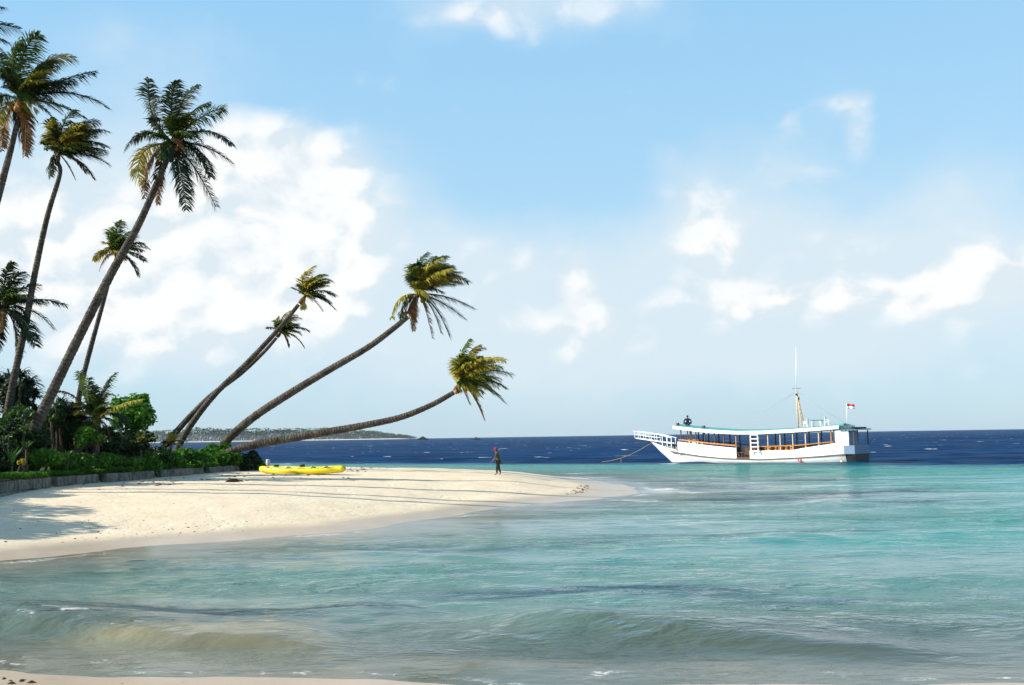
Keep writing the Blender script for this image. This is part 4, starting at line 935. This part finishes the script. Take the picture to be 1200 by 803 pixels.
# inside: benches, engine box, life jackets
for x in (1.9,3.1,4.3,5.5,6.7,7.9):
    mb = MB(); z0 = .72; mb.box((x, -.1, z0+.42), (.45, 3.1, .06)); mb.box((x-.22, -.1, z0+.72), (.06, 3.1, .5)); 
    for y in (-1.5, 1.3): mb.box((x, y, z0+.19), (.4, .06, .4))
    mb.build('bench', M['wood'], boat, smooth=False)
for x in (5.0,5.5,6.1,6.6,7.2,7.7):
    mb = MB(); z0 = rub(x)+.95+rr.uniform(-.04,.04); mb.ball((x, 1.78, z0), (.17,.09,.24), 8, 6); mb.build('life_jacket', M['orange'], boat)
for x in (12.0,13.5,15.0,16.4):
    mb = MB(); z0 = rub(x)+.2; mb.box((x, 0, z0+.42), (.4, 2.2, .06)); mb.box((x-.2, 0, z0+.7), (.06, 2.2, .45))
    for y in (-1., 1.): mb.box((x, y, z0+.15), (.36, .06, .5))
    mb.build('bench', M['wooddark'], boat, smooth=False)
mb = MB(); mb.box((10.0, -.6, 1.0), (1.3, 1.8, 1.0)); mb.box((10.0, -.6, 1.55), (1.42, 1.92, .08)); mb.build('engine_casing', M['wooddark'], boat, smooth=False)
mb = MB()
for x in (9.3,9.68,10.06,10.44): mb.box((x+.15, 2.05, .80), (.05,.05,.42))
mb.box((10.0, 2.05, 1.02), (1.35,.06,.06)); mb.build('gate', M['wooddark'], boat, smooth=False)
# ladder
ld = MB()
for x in (8.25, 9.0): ld.beam((x-.05, 2.42, .95), (x+.05, 2.30, 2.95), .075)
for i in range(5): z = 1.2+i*.40; ld.beam((8.24+.05*(z-1.2), 2.40-.06*(z-.95), z), (9.0+.05*(z-1.2), 2.40-.06*(z-.95), z), .05, .09)
ld.build('ladder', M['white_clean'], boat, smooth=False)
# stern house
mb = MB(); mb.box((-.86, 0, 1.27), (1.0, 4.1, .82)); mb.build('stern_platform', M['paleblue_shade'], boat, smooth=False)
mb = MB(); vs = []
for x, z0, w in ((-1.36, .06, 1.95), (-.42, -.28, 1.8)): vs += [(x, -w, .855), (x, w, .855), (x, w*.92, z0), (x, -w*.92, z0)]
mb.add(vs, [(0,1,2,3),(7,6,5,4),(0,4,5,1),(1,5,6,2),(2,6,7,3),(3,7,4,0)]); mb.build('counter', M['black'], boat, smooth=False)
mb = MB(); mb.box((.18, 1.96, 2.60), (.9, .06, 1.1)); mb.build('side_panel', M['white'], boat, smooth=False)
mb = MB(); mb.box((-.55, 1.96, 2.38), (.5, .05, 1.42)); mb.build('side_panel', M['white'], boat, smooth=False)
mb = MB(); mb.box((-.83, .85, 2.39), (.05, 2.2, 1.42)); mb.build('aft_panel', M['paleblue_shade'], boat, smooth=False)
for p_ in ((-1.28, 1.95), (-1.28, -1.95), (.6, 2.0), (-.28, -1.95)):
    mb = MB(); mb.beam((p_[0], p_[1], 1.6), (p_[0], p_[1], 3.12), .09); mb.build('post', M['wooddark'], boat, smooth=False)
mb = MB(); mb.box((-.72, 0, 3.20), (1.62, 4.5, .10)); mb.box((-.6, 0, 3.34), (1.1, 4.1, .16)); mb.build('stern_roof', M['tealdark'], boat, smooth=False)
mb = MB(); mb.box((.05, 1.4, 3.66), (.7, .8, .2)); mb.build('roof_locker', M['teal'], boat, smooth=False)
# mast
ms = MB()
for y in (-.28, .28):
    ms.tube([(4.35, y, 3.1), (4.7, y*.5, 5.4), (4.96, y*.12, 7.0)], [.07,.06,.05], 8)
ms.tube([(4.95, 0, 3.1), (4.97, 0, 5.4), (4.99, 0, 7.4)], [.09,.08,.06], 8)
mast = ms.build('mast', M['mastp'], boat)
for z in np.arange(3.7, 6.8, .42):
    mb = MB(); f_ = (z-3.1)/4.0; mb.beam((4.35+.6*f_, -.28*(1-f_), z), (4.96, 0, z), .05); mb.beam((4.35+.6*f_, .28*(1-f_), z), (4.96, 0, z), .05); mb.build('rung', M['wood'], mast, smooth=False)
mb = MB(); mb.tube([(4.97, .03, 7.2), (4.92, .0, 9.2), (4.86, 0, 11.5)], [.04,.032,.02], 8); mb.build('topmast', M['white_clean'], mast)
mb = MB(); mb.beam((4.55, 0, 7.36), (5.4, 0, 7.36), .05); mb.build('crosstree', M['wooddark'], mast, smooth=False)
for q, z in ((4.92, 6.75), (4.72, 6.35)):
    mb = MB(); mb.box((q, .14, z), (.12, .12, .22)); mb.tube([(q, .2, z), (q, .28, z)], [.05, .08], 8); mb.build('mast_lamp', M['black'], mast, smooth=False)
for e in ((11.5, 1.6, 3.25), (11.5, -1.6, 3.25), (0.4, 1.7, 3.6), (0.4, -1.7, 3.6)):
    mb = MB(); a = np.array([4.95, 0, 7.1]); e = np.array(e); mb.tube([a, (a+e)/2-np.array([0,0,.15]), e], .009, 4); mb.build('stay', M['wire'], mast)
# flag
fl = MB(); fl.tube([(0.0, 0, 3.3), (-.05, 0, 5.75)], [.035,.025], 8); fp_ = fl.build('flagpole', M['white_clean'], boat)
def flag(z0, z1, mat):
    mb = MB(); n = 8; vs = []
    for i in range(n+1):
        u = i/n; y = -.07*math.sin(u*6)
        for z in (z0, z1): vs.append((-.06-.80*u*.8, y-.30*u, z-.10*u))
    mb.add(vs, [(i*2, i*2+2, i*2+3, i*2+1) for i in range(n)]); o = mb.build('flag', mat, fp_); md = o.modifiers.new('t', 'SOLIDIFY'); md.thickness = .01; return o
flag(5.46, 5.70, M['redp']); flag(5.22, 5.458, M['flagw'])
# bowsprit
bs = MB()
for y in (-.32, .32): bs.beam((19.2, y*1.2, 2.02), (23.6, y, 2.62), .08, .10)
for x in np.arange(20.4, 23.6, .4): bs.box((x, 0, 2.02+(x-19.2)*.136+.02), (.16, .7, .05))
spr = bs.build('bowsprit', M['white_clean'], boat, smooth=False)
for y in (-.36, .36):
    mb = MB(); zb = lambda x: 2.02+(x-19.2)*.136
    mb.beam((23.9, y, 3.42), (20.6, y*1.1, 2.96), .045); mb.beam((23.75, y, 3.02), (20.8, y*1.1, 2.62), .04); mb.beam((20.6, y*1.1, 2.96), (19.0, y*1.6, 2.60), .06)
    for x in (23.7,23.0,22.3,21.6,20.9): mb.beam((x, y, zb(x)), (x+.06, y, 3.42-(23.9-x)*.139), .04)
    for x in (20.2,19.6,19.1): mb.beam((x, y*1.3, sheer(max(18,x))), (x, y*1.3, 2.62+(x-19.0)*.22), .06)
    mb.build('railing', M['white_clean'], spr, smooth=False)
mb = MB(); mb.beam((23.85, -.36, 3.42), (23.85, .36, 3.42), .06); mb.beam((23.75, -.36, 3.02), (23.75, .36, 3.02), .05); mb.build('railing', M['white_clean'], spr, smooth=False)
mb = MB(); mb.beam((21.6, 0, 2.2), (21.95, 0, 2.42), .16, .3); mb.build('stem_head', M['white_clean'], boat, smooth=False)
mb = MB(); mb.tube([(18.9,.1,1.4),(18.9,.1,1.95)], .10, 8); mb.tube([(18.9,-.3,1.8),(18.9,.5,1.8)], .07, 8); mb.build('windlass', M['black'], boat)
for x in (17.95, 14.9):
    mb = MB(); mb.box((x, 1.0, rz0(x)+.52), (.22, .3, .26)); mb.build('roof_block', M['wooddark'], roof, smooth=False)
# marks on the side
strip(3.85, 4.22, lambda x: .16, lambda x: .40, .05, 1, 'draught_mark', M['redp'], 4, .012)
strip(4.01, 4.06, lambda x: .20, lambda x: .36, .04, 1, 'draught_mark', M['flagw'], 3, .016)
mb = MB(); mb.ball((-.1, 2.12, .12), (.17,.17,.2), 10, 8); bb = mb.build('fender', M['buoy'], boat)
mb = MB(); mb.tube([(-.1,2.12,.3),(-.1,2.08,.9)], .015, 5); mb.build('lanyard', M['ropem'], bb)
# the seated figure on the roof
rp = bw((17.25, .1, rz0(17.25)+.50)); sf = thing('person', rp, 'person in dark navy clothes sitting on the bow end of the boat roof', 'person', rz=R_(-12))
Q = dict(pelvis=(0,0,.12,.15), waist=(0,.02,.32,.14), chest=(0,.0,.52,.16), collar=(0,0,.66,.09), neck=(0,-.02,.73,.055), jaw=(0,-.06,.80,.07), head=(0,-.05,.89,.095), crown=(0,-.04,.97,.07),
         shl=(-.2,0,.64,.065), ell=(-.38,-.06,.42,.05), wrl=(-.36,-.26,.32,.035), hal=(-.35,-.33,.30,.03), shr=(.2,0,.64,.065), elr=(.38,-.06,.42,.05), wrr=(.36,-.26,.32,.035), har=(.35,-.33,.30,.03),
         hil=(-.12,-.04,.12,.10), knl=(-.42,-.32,.26,.075), anl=(-.08,-.44,.06,.05), tol=(.06,-.48,.05,.035), hir=(.12,-.04,.12,.10), knr=(.42,-.32,.26,.075), anr=(.08,-.36,.06,.05), tor=(-.06,-.38,.05,.035))
EQ = chain('pelvis','waist','chest','collar','neck','jaw','head','crown')+chain('collar','shl','ell','wrl','hal')+chain('collar','shr','elr','wrr','har')+chain('pelvis','hil','knl','anl','tol')+chain('pelvis','hir','knr','anr','tor')
for side, base in (('l','hal'), ('r','har')):
    b0 = np.array(Q[base][:3])
    for q in range(4):
        a = b0+np.array([(q-1.5)*.018, -.03, 0]); Q['%s%da' % (side, q)] = (*a, .0095); Q['%s%db' % (side, q)] = (*(a+np.array([0,-.045+.006*abs(q-1.5),-.02])), .008); EQ += chain(base, '%s%da' % (side, q), '%s%db' % (side, q))
    a = b0+np.array([.035 if side == 'l' else -.035, -.01, 0]); Q[side+'t'] = (*a, .011); Q[side+'u'] = (*(a+np.array([0,-.035,-.015])), .009); EQ += chain(base, side+'t', side+'u')
bd = skinfig('body', Q, EQ, M['skin'], sf, 'pelvis')
J0 = J; J = Q
skinfig('jacket', grow(['pelvis','waist','chest','collar','shl','shr','ell','elr','wrl','wrr'], .03), chain('pelvis','waist','chest','collar')+chain('collar','shl','ell','wrl')+chain('collar','shr','elr','wrr'), M['navy'], sf, 'pelvis')
skinfig('trousers', grow(['pelvis','hil','knl','anl','hir','knr','anr'], .03), chain('pelvis','hil','knl','anl')+chain('pelvis','hir','knr','anr'), M['navy'], sf, 'pelvis')
J = J0
mb = MB(); mb.ball((0,-.035,.925), (.115,.125,.115), 12, 8); mb.build('hair', M['navy'], sf)  # hair takes the navy cloth, silhouette darkness put into its colour
mb = MB(); mb.tube([(0,-.145,.89),(0,-.165,.865),(0,-.145,.855)], [.008,.017,.01], 6); mb.build('nose', M['skin'], bd)
# chairs and a table on the roof
def chair(x, y, rz, label):
    p = bw((x, y, rz0(x)+.44)); o = thing('plastic_chair', p, label, 'chair', 'white chairs on the boat roof', BRZ+rz)
    mb = MB(); mb.box((0,0,.40), (.42,.42,.04)); mb.build('seat', M['white_clean'], o, smooth=False)
    mb = MB(); mb.box((-.21,0,.66), (.04,.42,.46)); mb.build('backrest', M['white_clean'], o, smooth=False)
    for sx_ in (-1, 1):
        for sy_ in (-1, 1): mb = MB(); mb.beam((sx_*.18, sy_*.18, .39), (sx_*.22, sy_*.22, 0), .04); mb.build('leg', M['white_clean'], o, smooth=False)
    for sy_ in (-1, 1): mb = MB(); mb.beam((-.2, sy_*.2, .58), (.18, sy_*.2, .58), .04); mb.beam((.18, sy_*.2, .58), (.18, sy_*.2, .4), .035); mb.build('armrest', M['white_clean'], o, smooth=False)
chair(3.9, .6, 0, 'white plastic chair on the boat roof just behind the mast')
chair(1.75, .5, PI, 'white plastic chair on the boat roof nearer the flag')
p = bw((2.8, .5, rz0(2.8)+.44)); o = thing('table', p, 'small table with a dark top between the white chairs on the boat roof', 'table', rz=BRZ)
mb = MB(); mb.box((0,0,.62), (1.1,.7,.06)); mb.build('tabletop', M['tealdark'], o, smooth=False)
for sx_ in (-1, 1):
    for sy_ in (-1, 1): mb = MB(); mb.beam((sx_*.42, sy_*.28, .59), (sx_*.46, sy_*.3, 0), .06); mb.build('leg', M['white_clean'], o, smooth=False)
# anchor rope
a = bw((21.7, .1, 2.1)); e = at_z(696, 542, -.1)
o = thing('anchor_rope', e, 'anchor rope running from the boat bow down into the water', 'rope')
mb = MB(); P = [a*(1-u)+e*u-np.array([0,0,.55*math.sin(PI*u)]) for u in np.linspace(0,1,16)]; mb.tube([q-e for q in P], .035, 5); mb.build('main_line', M['ropem'], o)
q0 = P[8]; q1 = np.array([q0[0]-.25, q0[1]-2.0, -.1]); mb = MB(); mb.tube([q0-e, (q0+q1)/2-e+np.array([.12,0,0]), q1-e], .03, 5); mb.build('branch_line', M['ropem'], o)

# ------------------------------------------------------------------ far shore
IY = 5000.; Kp = IY/F
def px_x(u): return at(u, 510, IY)[0]
xs_ = np.linspace(px_x(60), px_x(481), 60); vs = []; mb = MB()
for x in xs_:
    e = min(1, (xs_[-1]-x)/60)
    vs += [(x, IY-24*e, -.5), (x, IY, 1.8*e), (x, IY+10, 3.2*e), (x, IY+160*e+14, 5.2*e), (x, IY+260*e+20, -.5)]
mb.add(vs, [(i*5+j, (i+1)*5+j, (i+1)*5+j+1, i*5+j+1) for i in range(59) for j in range(2)])
mg = MB(); mg.add(vs, [(i*5+j, (i+1)*5+j, (i+1)*5+j+1, i*5+j+1) for i in range(59) for j in (2, 3)])
M['farsand'] = principled('far_beach_sand', (.72,.66,.55), .9, .1, .1, .02)
tag(mb.build('island_beach', M['farsand']), kind='structure')
M['farleaf'] = leafmat('far_foliage', [(0,(.015,.04,.015)),(.6,(.035,.08,.025)),(1,(.07,.12,.04))], trans=.1)
tag(mg.build('island', M['farleaf']), kind='structure')
mb = MB(); r = random.Random(123)
hgt = ip([60,165,190,215,232,245,260,300,330,352,380,400,420,440,460,475,481],[11,12,13,13.5,16,14,13,13.5,13,12.5,13,11,10,8,6,4,1.5])
for i in range(16000):
    u = 60+r.random()*421; d = r.random()**1.5*160+14; x = px_x(u)+r.gauss(0,9); hm_ = hgt(u)*Kp*(.88+.9*float(fbm(np.array(x*.02), np.array(d*.02), 3)))
    z = 2.+hm_*(r.random()**.7); leaf(mb, (x, IY+d, z), (0,-.3,1), r.uniform(7,14), r, .2)
for i in range(260):     # palm heads standing proud of the canopy
    u = 150+r.random()*300; x = px_x(u); d = 8+r.random()*60; z = 2.+hgt(u)*Kp*r.uniform(.75,1.1)
    mb.tube([(x+r.uniform(-2,2), IY+d, 1), (x, IY+d, z)], [.9,.6], 4, False)
    for j in range(9):
        a = 2*PI*j/9+r.random(); L = r.uniform(10,15); c, s_ = math.cos(a), math.sin(a)
        mb.add([(x, IY+d, z), (x+c*L*.6-s_*1., IY+d+s_*L*.6+c*1., z+3.), (x+c*L, IY+d+s_*L, z-4.), (x+c*L*.6+s_*.5, IY+d+s_*L*.6-c*.5, z+.7)], [(0,1,2,3)])
tag(mb.build('island_woods', M['farleaf'], smooth=False), kind='stuff')
mb = MB()
for i in range(900):
    u = 489+r.random()*12; x = at(u, 512, 1700)[0]; e = 1-abs(u-495)/6.5; leaf(mb, (x, 1700+r.uniform(0,8), .5+r.random()*max(.3,e)*4.5*1.2), (0,0,1), r.uniform(1.2,2.4), r, .2)
tag(mb.build('islet_woods', M['farleaf'], smooth=False), kind='stuff')
mb = MB(); xa, xb = at(488,512,1700)[0], at(501.5,512,1700)[0]; mb.ball(((xa+xb)/2, 1704, -.3), ((xb-xa)/2, 8, 1.2), 16, 8); tag(mb.build('islet', M['farleaf']), kind='structure')
p = at(558.5, 513, 1300); o = thing('distant_boat', (p[0], p[1], 0), 'tiny dark boat on the horizon left of the walking person', 'boat')
mb = MB(); vs = []
for s_, w, z in ((-4.5,.8,1.3),(-2,1.3,1.0),(2,1.3,1.0),(4.5,.1,1.6)): vs += [(s_, -w, z), (s_, w, z), (s_, w*.7, -.3), (s_, -w*.7, -.3)]
mb.add(vs, [(i*4+j, (i+1)*4+j, (i+1)*4+(j+1)%4, i*4+(j+1)%4) for i in range(3) for j in range(4)]+[(0,1,2,3),(15,14,13,12)]); mb.build('hull', M['wooddark'], o, smooth=False)
mb = MB(); mb.box((-.6,0,1.9), (3.4,1.9,1.7)); mb.box((-.6,0,2.82), (4,2.2,.12)); mb.build('cabin', M['wooddark'], o, smooth=False)
